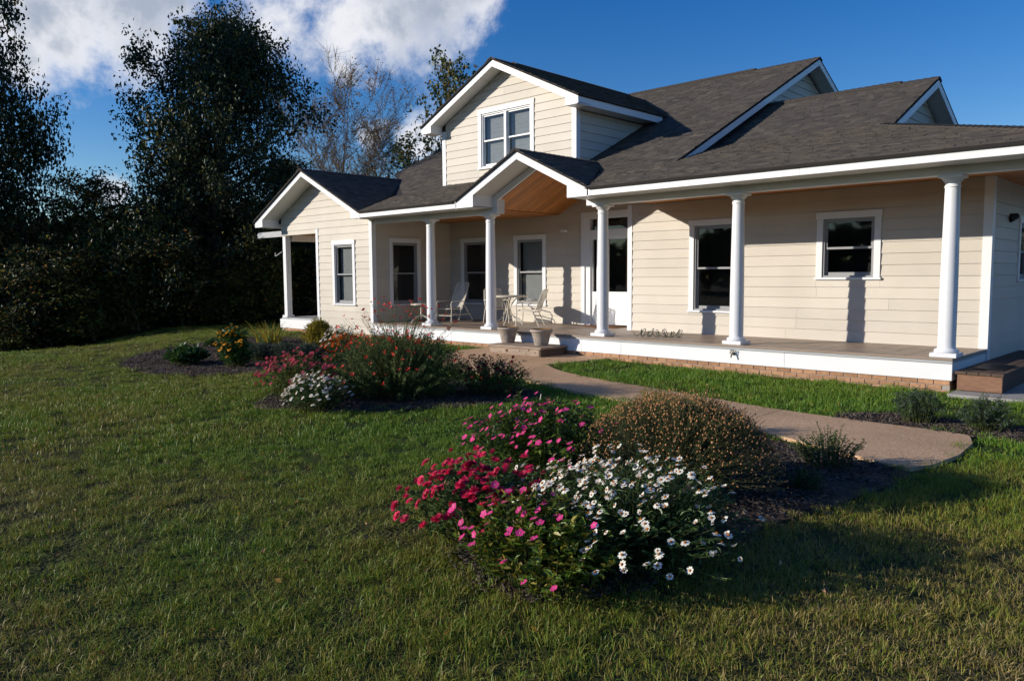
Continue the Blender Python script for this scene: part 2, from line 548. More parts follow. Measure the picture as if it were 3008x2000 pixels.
class MB:
    def __init__(self):
        self.v, self.f, self.mi, self.sm = [], [], [], []

    def add(self, verts, faces, mi=0, smooth=False):
        o = len(self.v)
        self.v += [tuple(p) for p in verts]
        for f in faces:
            self.f.append(tuple(i + o for i in f))
            self.mi.append(mi)
            self.sm.append(smooth)
        return self

    def box(self, x0, x1, y0, y1, z0, z1, mi=0):
        v = [(x, y, z) for z in (z0, z1) for y in (y0, y1) for x in (x0, x1)]
        return self.add(v, [(0, 2, 3, 1), (4, 5, 7, 6), (0, 1, 5, 4), (2, 6, 7, 3), (0, 4, 6, 2), (1, 3, 7, 5)], mi)

    def mbox(self, fn, u0, u1, n0, n1, z0, z1, mi=0):
        v = [fn(u, n, z) for z in (z0, z1) for n in (n0, n1) for u in (u0, u1)]
        return self.add(v, [(0, 2, 3, 1), (4, 5, 7, 6), (0, 1, 5, 4), (2, 6, 7, 3), (0, 4, 6, 2), (1, 3, 7, 5)], mi)

    def prism(self, poly, vec, mi=0):
        n = len(poly)
        vec = Vector(vec)
        a = [Vector(p) for p in poly]
        b = [p + vec for p in a]
        fs = [tuple(range(n))[::-1], tuple(range(n, 2 * n))]
        fs += [(i, (i + 1) % n, n + (i + 1) % n, n + i) for i in range(n)]
        return self.add(a + b, fs, mi)

    def tube(self, pts, rad, n=8, mi=0, cap=True, smooth=True):
        pts = [Vector(p) for p in pts]
        m = len(pts)
        if not isinstance(rad, (list, tuple)):
            rad = [rad] * m
        vs, fs = [], []
        t0 = (pts[1] - pts[0]).normalized()
        ref = Vector((0, 0, 1)) if abs(t0.z) < 0.9 else Vector((1, 0, 0))
        side = t0.cross(ref).normalized()
        for i in range(m):
            t = (pts[min(i + 1, m - 1)] - pts[max(i - 1, 0)]).normalized()
            side = (side - t * side.dot(t))
            if side.length < 1e-5:
                side = t.orthogonal()
            side.normalize()
            up = t.cross(side)
            for k in range(n):
                a = 2 * math.pi * k / n
                vs.append(pts[i] + (side * math.cos(a) + up * math.sin(a)) * rad[i])
        for i in range(m - 1):
            for k in range(n):
                fs.append((i * n + k, i * n + (k + 1) % n, (i + 1) * n + (k + 1) % n, (i + 1) * n + k))
        self.add(vs, fs, mi, smooth)
        if cap:
            self.add(vs[:n], [tuple(range(n))[::-1]], mi)
            self.add(vs[-n:], [tuple(range(n))], mi)
        return self

    def lathe(self, prof, n=32, c=(0, 0, 0), mi=0, smooth=True):
        vs, fs = [], []
        for r, z in prof:
            for k in range(n):
                a = 2 * math.pi * k / n
                vs.append((c[0] + r * math.cos(a), c[1] + r * math.sin(a), c[2] + z))
        for i in range(len(prof) - 1):
            for k in range(n):
                fs.append((i * n + k, i * n + (k + 1) % n, (i + 1) * n + (k + 1) % n, (i + 1) * n + k))
        return self.add(vs, fs, mi, smooth)

    def mesh(self, name, mats, recalc=True, bevel=0.0):
        me = bpy.data.meshes.new(name)
        me.from_pydata(self.v, [], self.f)
        for m in (mats if isinstance(mats, (list, tuple)) else [mats]):
            me.materials.append(MATS[m])
        me.polygons.foreach_set('material_index', self.mi)
        me.polygons.foreach_set('use_smooth', self.sm)
        if recalc or bevel:
            bm = bmesh.new()
            bm.from_mesh(me)
            if bevel:
                bmesh.ops.bevel(bm, geom=bm.edges[:], offset=bevel, segments=1, affect='EDGES', clamp_overlap=True)
            if recalc:
                bmesh.ops.recalc_face_normals(bm, faces=bm.faces[:])
            bm.to_mesh(me)
            bm.free()
        me.update()
        return me

    def build(self, name, mats, parent=None, recalc=True, bevel=0.0):
        return obj(name, self.mesh(name, mats, recalc, bevel), parent)


def obj(name, data, parent=None, loc=None, world_space=True):
    o = bpy.data.objects.new(name, data)
    COL.objects.link(o)
    if parent is not None:
        o.parent = parent
        if world_space:
            o.matrix_parent_inverse = PINV.get(parent.name, Matrix())
            PINV[o.name] = Matrix()
    if loc is not None:
        o.location = loc
    return o


PINV = {}


def tag(o, label=None, cat=None, group=None, kind=None):
    if label:
        o['label'] = label
    if cat:
        o['category'] = cat
    if group:
        o['group'] = group
    if kind:
        o['kind'] = kind
    return o


def thing(name, loc, label, cat, group=None, rz=0.0):
    e = bpy.data.objects.new(name, None)
    e.empty_display_size = 0.2
    COL.objects.link(e)
    e.location = loc
    e.rotation_euler = (0, 0, rz)
    PINV[e.name] = Matrix.LocRotScale(Vector(loc), Matrix.Rotation(rz, 3, 'Z'), None).inverted()
    return tag(e, label, cat, group)


def part(name, data, parent, loc=(0, 0, 0), rot=(0, 0, 0), scale=(1, 1, 1)):
    """A child given in its parent's own coordinates."""
    o = bpy.data.objects.new(name, data)
    COL.objects.link(o)
    o.parent = parent
    o.location = loc
    o.rotation_euler = rot
    o.scale = scale
    return o


def np_mesh(name, V, F, mats, midx=None, smooth=False):
    """Fast mesh from arrays: V (n,3), F (m,k)."""
    me = bpy.data.meshes.new(name)
    V = np.asarray(V, np.float32)
    F = np.asarray(F, np.int32)
    m, k = F.shape
    me.vertices.add(len(V))
    me.vertices.foreach_set('co', V.ravel())
    me.loops.add(m * k)
    me.loops.foreach_set('vertex_index', F.ravel())
    me.polygons.add(m)
    me.polygons.foreach_set('loop_start', np.arange(0, m * k, k, dtype=np.int32))
    for q in (mats if isinstance(mats, (list, tuple)) else [mats]):
        me.materials.append(MATS[q])
    if midx is not None:
        me.polygons.foreach_set('material_index', np.asarray(midx, np.int32))
    if smooth:
        me.polygons.foreach_set('use_smooth', np.ones(m, bool))
    me.update(calc_edges=True)
    me.validate()
    return me


def unit(a):
    return a / np.maximum(np.linalg.norm(a, axis=-1, keepdims=True), 1e-9)


def leaf_arrays(C, D, L, W, fold=0.25, up=None, mid=0.45):
    """Folded kite leaves. C (n,3) bases, D directions, L lengths, W widths."""
    n = len(C)
    D = unit(D)
    if up is None:
        up = unit(RNG.normal(size=(n, 3)) * 0.5 + np.array([0, 0, 1.0]))
    S = unit(np.cross(D, up))
    Nn = np.cross(S, D)
    L = np.broadcast_to(np.asarray(L, float), (n,))[:, None]
    W = np.broadcast_to(np.asarray(W, float), (n,))[:, None]
    base = C
    tip = C + D * L - Nn * L * 0.12
    ml = C + D * L * mid + S * W * 0.5 + Nn * W * fold
    mr = C + D * L * mid - S * W * 0.5 + Nn * W * fold
    V = np.stack([base, mr, tip, ml], 1).reshape(-1, 3)
    i = np.arange(n)[:, None] * 4
    F = np.concatenate([i + np.array([[0, 1, 2]]), i + np.array([[0, 2, 3]])], 0)
    return V, F


def merge(parts):
    Vs, Fs, Ms, o = [], [], [], 0
    for V, F, m in parts:
        Vs.append(V)
        Fs.append(F + o)
        Ms.append(np.full(len(F), m))
        o += len(V)
    return np.concatenate(Vs), np.concatenate(Fs), np.concatenate(Ms)


def twig_arrays(A, B, ra, rb):
    """Three-sided straight twigs from A to B."""
    n = len(A)
    d = unit(B - A)
    ref = np.where(np.abs(d[:, 2:3]) < 0.9, np.array([[0, 0, 1.0]]), np.array([[1.0, 0, 0]]))
    s = unit(np.cross(d, ref))
    t = np.cross(d, s)
    ra = np.broadcast_to(np.asarray(ra, float), (n,))[:, None]
    rb = np.broadcast_to(np.asarray(rb, float), (n,))[:, None]
    V = []
    for P, r in ((A, ra), (B, rb)):
        for k in range(3):
            a = 2 * math.pi * k / 3
            V.append(P + (s * math.cos(a) + t * math.sin(a)) * r)
    V = np.stack(V, 1).reshape(-1, 3)
    i = np.arange(n)[:, None] * 6
    F = []
    for k in range(3):
        k2 = (k + 1) % 3
        F.append(i + np.array([[k, k2, 3 + k2]]))
        F.append(i + np.array([[k, 3 + k2, 3 + k]]))
    return V, np.concatenate(F, 0)


def clip_poly(poly, region):
    """Sutherland-Hodgman: clip 2-D polygon by a convex counter-clockwise region."""
    out = poly
    n = len(region)
    for i in range(n):
        ax, ay = region[i]
        bx, by = region[(i + 1) % n]
        inp, out = out, []
        if not inp:
            return []

        def side(p):
            return (bx - ax) * (p[1] - ay) - (by - ay) * (p[0] - ax)
        for j in range(len(inp)):
            p, q = inp[j], inp[(j + 1) % len(inp)]
            sp, sq = side(p), side(q)
            if sp >= 0:
                out.append(p)
            if (sp >= 0) != (sq >= 0):
                t = sp / (sp - sq)
                out.append((p[0] + (q[0] - p[0]) * t, p[1] + (q[1] - p[1]) * t))
    res = []
    for p in out:
        if not res or abs(p[0] - res[-1][0]) + abs(p[1] - res[-1][1]) > 1e-4:
            res.append(p)
    if len(res) > 1 and abs(res[0][0] - res[-1][0]) + abs(res[0][1] - res[-1][1]) < 1e-4:
        res.pop()
    return res if len(res) >= 3 else []


def ccw(poly):
    a = sum(poly[i][0] * poly[(i + 1) % len(poly)][1] - poly[(i + 1) % len(poly)][0] * poly[i][1] for i in range(len(poly)))
    return poly if a > 0 else poly[::-1]


def sstep(a, b, x):
    t = np.clip((np.asarray(x, float) - a) / (b - a), 0, 1)
    return t * t * (3 - 2 * t)


def ground_z(x, y):
    x = np.asarray(x, float)
    fall = np.minimum(1.6, 0.13 * np.maximum(0.0, -x - 20.0)) * sstep(11, 6, y)      # the lawn falls away beyond a low crest
    return 0.08 * sstep(4, 12, -x) * sstep(5, 10.5, y) - fall


def gz(x, y):
    return float(ground_z(x, y))

# ------------------------------------------------------------------ the house
house = thing('house', (-10.0, 13.0, 0.0), 'beige house with dark shingle roofs, front dormer and white porch columns', 'house')


def front(Y):
    return lambda u, n, z: (u, Y - n, z)


def right(X):
    return lambda u, n, z: (X + n, u, z)


EXPO = 0.184


def board_mesh(fn, poly, za, e):
    nb = len(poly)
    vs = [fn(p[0], 0.017 * (1 - (p[1] - za) / e) + 0.003, p[1]) for p in poly] + [fn(p[0], 0.0006, p[1]) for p in poly]
    fs = [tuple(range(nb)), tuple(range(nb, 2 * nb))[::-1]] + [(i, nb + i, nb + (i + 1) % nb, (i + 1) % nb) for i in range(nb)]
    return MB().add(vs, fs).mesh('siding_board', 'siding')


def siding_wall(fn, region, openings=(), z0=None, name='wall', rnd=1, boards=True, label=None):
    region = ccw(region)
    us = [p[0] for p in region]
    zs = [p[1] for p in region]
    u0, u1, za0, zb0 = min(us), max(us), min(zs), max(zs)
    ub = sorted(set([u0, u1] + [min(max(v, u0), u1) for o in openings for v in o[:2]]))
    zb = sorted(set([za0, zb0] + [min(max(v, za0), zb0) for o in openings for v in o[2:]]))
    mb = MB()
    for i in range(len(ub) - 1):
        for j in range(len(zb) - 1):
            cu, cz = (ub[i] + ub[i + 1]) / 2, (zb[j] + zb[j + 1]) / 2
            if any(o[0] < cu < o[1] and o[2] < cz < o[3] for o in openings):
                continue
            pl = clip_poly([(ub[i], zb[j]), (ub[i + 1], zb[j]), (ub[i + 1], zb[j + 1]), (ub[i], zb[j + 1])], region)
            if pl:
                n = len(pl)
                vs = [fn(p[0], 0.0, p[1]) for p in pl] + [fn(p[0], -0.12, p[1]) for p in pl]
                fs = [tuple(range(n)), tuple(range(n, 2 * n))[::-1]] + [(k, n + k, n + (k + 1) % n, (k + 1) % n) for k in range(n)]
                mb.add(vs, fs)
    w = mb.build(name, 'backing', house)
    if label:
        w['label'] = label
    if not boards:
        return w
    rr = random.Random(rnd)
    z = z0 if z0 is not None else za0
    while z < zb0 - 0.01:
        za, ze = z, z + EXPO
        z = ze
        pieces = [(u0, u1, za, ze)]
        for o in openings:
            new = []
            for (a, b, c, d_) in pieces:
                if o[1] <= a or o[0] >= b or o[3] <= c + 1e-4 or o[2] >= d_ - 1e-4:
                    new.append((a, b, c, d_))
                    continue
                if o[0] > a:
                    new.append((a, o[0], c, d_))
                if o[1] < b:
                    new.append((o[1], b, c, d_))
                la, lb = max(a, o[0]), min(b, o[1])
                if o[2] > c + 0.015:
                    new.append((la, lb, c, o[2]))
                if o[3] < d_ - 0.015:
                    new.append((la, lb, o[3], d_))
            pieces = new
        for (a, b, c, d_) in pieces:
            cuts = [a]
            if b - a > 2.2 and rr.random() < (0.75 if b - a > 3.5 else 0.35):
                cuts.append(a + (b - a) * rr.uniform(0.25, 0.75))
            cuts.append(b)
            for q in range(len(cuts) - 1):
                g = 0.0015
                pl = clip_poly([(cuts[q] + g, c + 0.0008), (cuts[q + 1] - g, c + 0.0008), (cuts[q + 1] - g, d_ - 0.0008), (cuts[q] + g, d_ - 0.0008)], region)
                if pl and (max(p[0] for p in pl) - min(p[0] for p in pl)) > 0.03:
                    obj('siding_board', board_mesh(fn, pl, za, EXPO), w)
    return w


def window(fn, u0, u1, z0, z1, blind=None, casing=0.105, sash_mat='sash', twin=False):
    """Casing outline u0..u1 x z0..z1 on the wall face; sashes set back before an added closed dark box."""
    c = casing
    mb = MB()
    mb.mbox(fn, u0 - 0.0, u0 + c, 0.004, 0.034, z0 + 0.035, z1 - c)
    mb.mbox(fn, u1 - c, u1, 0.004, 0.034, z0 + 0.035, z1 - c)
    mb.mbox(fn, u0 - 0.012, u1 + 0.012, 0.004, 0.042, z1 - c + 0.001, z1 + 0.01)
    mb.mbox(fn, u0 - 0.02, u1 + 0.02, 0.004, 0.055, z0 - 0.005, z0 + 0.034)
    w = mb.build('window', 'white', house, bevel=0.003)
    a, b, lo, hi = u0 + c, u1 - c, z0 + 0.036, z1 - c
    fr = MB()
    t = 0.03
    fr.mbox(fn, a, a + t, -0.09, 0.01, lo, hi)
    fr.mbox(fn, b - t, b, -0.09, 0.01, lo, hi)
    fr.mbox(fn, a + t, b - t, -0.09, 0.01, hi - t, hi)
    fr.mbox(fn, a + t, b - t, -0.09, 0.01, lo, lo + t)
    part('frame', fr.mesh('frame', sash_mat), w)
    cells = [(a + t, b - t)]
    if twin:
        md = (a + b) / 2
        cells = [(a + t, md - 0.035), (md + 0.035, b - t)]
        mu = MB()
        mu.mbox(fn, md - 0.035, md + 0.035, -0.09, 0.03, lo + t, hi - t)
        part('mullion', mu.mesh('mullion', 'white'), w)
    midz = (lo + hi) / 2
    for (ca, cb) in cells:
        for (s0, s1, nf) in ((midz - 0.02, hi - t, -0.02), (lo + t, midz + 0.02, -0.052)):
            sm = MB()
            r = 0.035
            sm.mbox(fn, ca, ca + r, nf - 0.028, nf, s0, s1)
            sm.mbox(fn, cb - r, cb, nf - 0.028, nf, s0, s1)
            sm.mbox(fn, ca + r, cb - r, nf - 0.028, nf, s1 - r, s1)
            sm.mbox(fn, ca + r, cb - r, nf - 0.028, nf, s0, s0 + r + (0.02 if s0 < midz - 0.1 else 0))
            sash = part('sash', sm.mesh('sash', 'white' if twin else sash_mat), w)
            pm = MB()
            pm.mbox(fn, ca + r, cb - r, nf - 0.018, nf - 0.012, s0 + r, s1 - r)
            part('pane', pm.mesh('pane', 'glass'), w)
        if blind:
            bm_ = MB()
            k = 0
            zz = hi - 0.05
            while zz > lo + blind * (hi - lo) + 0.05:
                bm_.mbox(fn, ca + 0.02, cb - 0.02, -0.145, -0.142 + 0.004 * (k % 2), zz - 0.05, zz - 0.001)
                zz -= 0.05
                k += 1
            part('blind', bm_.mesh('blind', 'blind'), w)
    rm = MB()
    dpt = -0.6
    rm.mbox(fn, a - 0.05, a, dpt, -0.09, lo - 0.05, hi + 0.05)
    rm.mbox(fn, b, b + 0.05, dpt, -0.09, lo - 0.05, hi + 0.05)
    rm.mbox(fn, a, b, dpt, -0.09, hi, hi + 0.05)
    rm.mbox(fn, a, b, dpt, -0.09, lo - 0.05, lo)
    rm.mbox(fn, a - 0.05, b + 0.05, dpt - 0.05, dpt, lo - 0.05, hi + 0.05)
    part('dark_box', rm.mesh('dark_box', 'dark_room'), w)  # added closed box, painted dark for an unlit room, keeps daylight out
    return w


FLOOR = 0.48
YW, YD, XW, XR = 13.38, 14.25, -16.05, -2.945
YF = 11.1                      # fascia plane
CEIL = 3.06
# right bay of the porch wall
siding_wall(front(YW), [(-9.42, FLOOR), (XR - 0.10, FLOOR), (XR - 0.10, CEIL), (-9.42, CEIL)],
            [(-8.06, -7.0, 0.90, 2.67), (-5.56, -4.5, 1.53, 2.66)], rnd=3)
window(front(YW), -8.06, -7.0, 0.905, 2.665, blind=None)
window(front(YW), -5.56, -4.5, 1.53, 2.66)
# entry wall, set back
siding_wall(front(YD), [(XW, FLOOR), (-9.5, FLOOR), (-9.5, 4.0), (XW, 4.0)],
            [(-11.45, -9.85, FLOOR, 3.06), (-13.62, -12.55, 0.88, 2.62), (-15.60, -14.53, 0.88, 2.62)], rnd=4)
window(front(YD), -13.62, -12.55, 0.885, 2.62, blind=0.02)
window(front(YD), -15.60, -14.53, 0.885, 2.62)
# wing: front gable wall, with an open porch in its outer half
WZ0 = 0.17
WAP = (-18.39, 4.44)
WS = 0.485


def wing_top(x):
    return WAP[1] - WS * abs(x - WAP[0]) - 0.155


siding_wall(front(11.64), [(-20.40, WZ0), (XW - 0.09, WZ0), (XW - 0.09, wing_top(XW - 0.09)), (WAP[0], wing_top(WAP[0])), (-20.40, wing_top(-20.40))],
            [(-20.41, -18.50, WZ0 - 0.01, 2.81), (-17.80, -16.77, 0.885, 2.57)], rnd=5)
window(front(11.64), -17.80, -16.77, 0.89, 2.57, blind=0.04)
siding_wall(right(XW), [(11.74, FLOOR), (YD, FLOOR), (YD, CEIL), (11.74, CEIL)], [(12.15, 13.17, 0.88, 2.6)], rnd=6)
window(right(XW), 12.15, 13.17, 0.885, 2.6)
# right end wall (in shade)
siding_wall(right(XR), [(13.50, 0.12), (18.5, 0.12), (18.5, CEIL), (13.50, CEIL)], [(15.14, 16.2, 1.48, 2.55)], rnd=8)
window(right(XR), 15.14, 16.2, 1.48, 2.55)
# dormer
DY = 13.4
siding_wall(front(DY), [(-15.20, 3.86), (-11.03, 3.86), (-11.03, 5.475), (-13.12, 6.475), (-15.20, 5.475)], [(-13.99, -12.15, 4.22, 5.64)], rnd=9, z0=3.86)
window(front(DY), -13.99, -12.15, 4.22, 5.64, blind=0.01, twin=True, sash_mat='white')
siding_wall(right(-10.93), [(13.51, 3.95), (16.1, 5.20), (16.1, 5.22), (13.51, 5.22)], z0=3.86, rnd=10)
siding_wall(lambda u, n, z: (-15.30 - n, u, z), [(13.51, 3.95), (16.1, 5.20), (16.1, 5.22), (13.51, 5.22)], z0=3.86, rnd=11, boards=False)
# plain walls closing the far sides
far = MB()
far.box(-19.4, -19.25, 14.3, 26.0, 0.0, 4.2).box(-19.2, -3.0, 25.9, 26.05, 0.0, 3.3).box(XR - 0.14, XR - 0.02, 18.55, 25.8, 0.0, 3.2)
far.build('wall', 'siding', house)

# corner boards and vertical trim
cb = MB()
cb.box(XR - 0.10, XR + 0.026, YW - 0.026, YW - 0.001, FLOOR, CEIL)
cb.box(XR + 0.001, XR + 0.026, YW, YW + 0.12, 0.12, CEIL)
cb.build('corner_board', 'white', house)
cb = MB()
cb.box(-9.52, -9.41, YW - 0.026, YW - 0.001, FLOOR, CEIL).box(-9.52, -9.495, YW, YD, FLOOR, CEIL)
cb.build('corner_board', 'white', house)
cb = MB()
cb.box(XW - 0.09, XW + 0.026, 11.614, 11.639, WZ0, 3.06).box(XW + 0.001, XW + 0.026, 11.64, 11.74, FLOOR, 3.06)
cb.build('corner_board', 'white', house)
cb = MB()
cb.box(-18.58, -18.47, 11.612, 11.638, WZ0, 2.92)
cb.build('corner_board', 'white', house)
for xa, xb in ((-11.03, -10.905), (-15.325, -15.20)):
    cb = MB()
    cb.box(xa, xb, DY - 0.026, DY - 0.001, 3.86, 5.30)
    cb.build('corner_board', 'white', house)
cb = MB()
cb.box(-10.929, -10.903, DY, DY + 0.11, 3.9, 5.24)
cb.build('corner_board', 'white', house)

# ---- entry door
fd = front(YD)
mb = MB()
mb.mbox(fd, -11.45, -11.34, 0.002, 0.04, FLOOR, 2.95).mbox(fd, -9.96, -9.85, 0.002, 0.04, FLOOR, 2.95).mbox(fd, -11.45, -9.85, 0.002, 0.045, 2.951, 3.07)
door = mb.build('entry_door', 'white', house, bevel=0.003)
fr = MB()
fr.mbox(fd, -11.34, -11.20, -0.12, 0.012, FLOOR, 2.95).mbox(fd, -11.00, -10.88, -0.12, 0.012, FLOOR, 2.95).mbox(fd, -10.0, -9.96, -0.12, 0.012, FLOOR, 2.95)
fr.mbox(fd, -11.2, -11.0, -0.12, 0.008, 2.50, 2.66).mbox(fd, -10.88, -10.0, -0.12, 0.008, 2.50, 2.66)
fr.mbox(fd, -11.2, -11.0, -0.12, 0.008, 2.91, 2.95).mbox(fd, -10.88, -10.0, -0.12, 0.008, 2.91, 2.95)
part('frame', fr.mesh('frame', 'white'), door)
sl = MB()
sl.mbox(fd, -11.2, -11.16, -0.09, -0.03, FLOOR, 2.5).mbox(fd, -11.04, -11.0, -0.09, -0.03, FLOOR, 2.5).mbox(fd, -11.16, -11.04, -0.09, -0.03, 2.44, 2.5).mbox(fd, -11.16, -11.04, -0.09, -0.03, FLOOR, 1.25)
sl.mbox(fd, -11.145, -11.055, -0.03, -0.02, 0.62, 1.12)
part('sidelight', sl.mesh('sidelight', 'white'), door)
leafd = MB()
leafd.mbox(fd, -10.88, -10.72, -0.1, -0.05, FLOOR + 0.02, 2.5).mbox(fd, -10.08, -10.0, -0.1, -0.05, FLOOR + 0.02, 2.5)
leafd.mbox(fd, -10.72, -10.08, -0.1, -0.05, 2.44, 2.5).mbox(fd, -10.72, -10.08, -0.1, -0.06, FLOOR + 0.02, 1.25)
leafd.mbox(fd, -10.68, -10.12, -0.06, -0.045, 0.84, 1.1).mbox(fd, -10.68, -10.12, -0.06, -0.045, 0.56, 0.78)
part('door_leaf', leafd.mesh('door_leaf', 'white'), door)
for q in ((-10.72, -10.08, 1.25, 2.44), (-11.16, -11.04, 1.25, 2.44), (-11.2, -11.0, 2.66, 2.91), (-10.88, -10.0, 2.66, 2.91)):
    g = MB()
    g.mbox(fd, q[0], q[1], -0.085, -0.075, q[2], q[3])
    part('pane', g.mesh('pane', 'glass'), door)
hd = MB()
hd.tube([fd(-10.80, -0.05, 1.42), fd(-10.80, 0.0, 1.42), fd(-10.68, 0.005, 1.42)], 0.012, 8)
part('handle', hd.mesh('handle', 'bronze'), door)
dk = MB()
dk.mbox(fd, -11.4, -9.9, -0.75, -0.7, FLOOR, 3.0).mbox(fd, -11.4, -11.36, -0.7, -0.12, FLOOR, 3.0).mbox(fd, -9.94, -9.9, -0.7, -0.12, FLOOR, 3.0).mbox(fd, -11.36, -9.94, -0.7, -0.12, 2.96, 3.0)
part('dark_box', dk.mesh('dark_box', 'dark_room'), door)  # added dark box standing in for the unlit hall behind the glass

# ---- porch floor of square tiles, skirt boards, brick base
fl = MB()
fl.box(XW + 0.03, XR - 0.02, 11.66, YD - 0.001, 0.36, FLOOR - 0.012)
floor_o = fl.build('porch_floor', 'grout', house)
tb = MB()
tb.box(-0.149, 0.149, -0.149, 0.149, -0.02, 0.0)
tile_me = tb.mesh('tile', 'tile', bevel=0.004)
T = 0.302
nt_ = 0
for i in range(44):
    x = XR - 0.15 - i * T
    for j in range(9):
        y = 11.755 + j * T
        lim = YW if x > -9.45 else YD
        if y > lim - 0.02 or x < XW + 0.1:
            continue
        if nt_ < 300 or True:
            o = obj('tile', tile_me, floor_o, (x, y, FLOOR + random.uniform(-0.0012, 0.0012)))
            nt_ += 1
nos = MB()
nos.box(XW + 0.027, XR + 0.012, 11.585, 11.66, 0.444, 0.474)
nos.box(XR - 0.04, XR + 0.012, 11.66, YW - 0.03, 0.444, 0.474)
part('nosing', nos.mesh('nosing', 'tile', bevel=0.004), floor_o)
gs = MB()
gs.box(XW + 0.027, XR + 0.004, 11.60, 11.655, 0.408, 0.443).box(XR - 0.05, XR + 0.004, 11.655, YW - 0.03, 0.408, 0.443)
part('edge_trim', gs.mesh('edge_trim', 'trim_grey'), floor_o)
cuts = [XW + 0.027, -13.1, -9.35, -8.42, -5.3, XR]
for a, b in zip(cuts[:-1], cuts[1:]):
    s = MB()
    s.box(a + 0.0015, b - 0.0015, 11.625, 11.65, 0.172, 0.407)
    s.build('skirt_board', 'white', house, bevel=0.002)
s = MB()
s.box(XR - 0.025, XR - 0.001, 11.652, YW + 0.0, 0.172, 0.407)
s.build('skirt_board', 'white', house)
s = MB()
s.box(-20.60, -18.585, 11.618, 11.645, 0.172, 0.425)
s.build('skirt_board', 'white', house, bevel=0.002)
bs = MB()
bs.box(XW - 4.50, XR - 0.03, 11.655, 11.80, -0.3, 0.1695).box(XR - 0.10, XR - 0.033, 11.80, 18.5, -0.3, 0.119)
base = bs.build('foundation', 'mortar', house)
bb = MB()
bb.box(-0.0965, 0.0965, -0.04, 0.0, -0.029, 0.029)
brick_me = bb.mesh('brick', 'brick', bevel=0.004)
for c in range(3):
    z = 0.135 - c * 0.068
    x = XR - 0.125 - (0.1 if c % 2 else 0.0)
    while x > -20.45:
        lo = gz(x, 11.6) + 0.0
        if z + 0.03 > lo:
            obj('brick', brick_me, base, (x, 11.685 + random.uniform(-0.002, 0.002), z))
        x -= 0.2035
for c in range(3):
    z = 0.135 - c * 0.068 - 0.05
    y = 11.78 + (0.1 if c % 2 else 0)
    while y < 13.3 and z + 0.03 > 0.03:
        o = obj('brick', brick_me, base, (XR - 0.065, y, z))
        o.rotation_euler = (0, 0, math.pi / 2)
        y += 0.2035

# ---- columns
H_ = 2.94 - FLOOR


def lathe_mesh(name, prof, m='white_col', n=40):
    return MB().lathe(prof, n).mesh(name, m, recalc=True)


sh = []
for i in range(15):
    t = i / 14
    r = 0.112 - 0.0 * t if t < 0.3 else 0.112 - 0.019 * ((t - 0.3) / 0.7) ** 1.3
    sh.append((r, 0.13 + t * (H_ - 0.13 - 0.17)))
shaft_me = lathe_mesh('porch_column', sh)
bp_ = [(0.112, 0.132), (0.118, 0.125), (0.121, 0.115), (0.128, 0.108)] + [(0.132 + 0.022 * math.cos(a), 0.085 + 0.026 * math.sin(a)) for a in [1.3, 0.9, 0.5, 0.1, -0.3, -0.7, -1.2]]
base_me = lathe_mesh('column_base', bp_ + [(0.0, 0.058)])
zt = H_
cp = [(0.093, zt - 0.171), (0.103, zt - 0.165), (0.105, zt - 0.155), (0.096, zt - 0.145), (0.094, zt - 0.10), (0.099, zt - 0.092), (0.108, zt - 0.085), (0.128, zt - 0.062), (0.138, zt - 0.045), (0.14, zt - 0.041)]
cap_me = lathe_mesh('capital', cp)
ab = MB()
ab.box(-0.15, 0.15, -0.15, 0.15, zt - 0.041, zt - 0.001)
ab_me = ab.mesh('abacus', 'white_col', bevel=0.006)
pl = MB()
pl.box(-0.168, 0.168, -0.168, 0.168, 0.001, 0.062)
pl_me = pl.mesh('plinth', 'white_col', bevel=0.006)
COLX = [-3.065, -6.2, -8.955, -11.967, -13.95]
for x in COLX:
    c = obj('porch_column', shaft_me, house, (x, 11.775, FLOOR))
    for nm, me in (('plinth', pl_me), ('column_base', base_me), ('capital', cap_me), ('abacus', ab_me)):
        part(nm, me, c)

# ---- beams, fascia, soffits
B0, B1 = 11.68, 11.90
for a, b in ((XW + 0.03, -11.66), (-9.28, -1.45)):
    m = MB()
    m.box(a, b, B0, B1, 2.94, 3.055)
    m.build('porch_beam', 'white', house, bevel=0.004)
    m = MB()
    m.box(a - 0.0, b, B0 - 0.003, B1 + 0.003, 3.056, 3.24)
    m.build('porch_beam', 'white', house)
EZ = 3.20            # eave: top of fascia
FT = 0.15


def fascia(x0, x1, joints=()):
    cs = [x0] + list(joints) + [x1]
    for a, b in zip(cs[:-1], cs[1:]):
        m = MB()
        m.box(a + 0.001, b - 0.001, YF, YF + 0.022, EZ - FT, EZ - 0.004)
        m.build('fascia_board', 'white', house, bevel=0.002)


fascia(-15.80, -11.79, (-13.6,))
fascia(-9.27, -1.33, (-4.9,))
for a, b in ((-16.17, -11.79), (-9.27, -1.33)):
    m = MB()
    m.box(a, b, YF + 0.023, B0 - 0.004, EZ - FT + 0.004, EZ - FT + 0.018)
    m.build('soffit', 'soffit', house)
m = MB()
m.box(-1.355, -1.33, YF + 0.023, 20.0, EZ - FT, EZ - 0.004)
m.build('fascia_board', 'white', house)
# flat porch ceilings of pine boards and the open entry vault
VL, VR, VX, VZ, VS = -12.33, -8.79, -10.55, 4.05, 0.482


def pine_flat(x0, x1, y0, y1, name='porch_ceiling'):
    bk = MB()
    bk.box(x0, x1, y0, y1, CEIL + 0.017, CEIL + 0.03)
    c = bk.build(name, 'wood_dark', house)
    y = y0
    me = None
    while y < y1 - 0.02:
        w = min(0.135, y1 - y)
        b = MB()
        b.box(x0 + 0.002, x1 - 0.002, y + 0.002, y + w - 0.002, CEIL, CEIL + 0.016)
        obj('board', b.mesh('board', 'pine'), c)
        y += 0.135
    return c


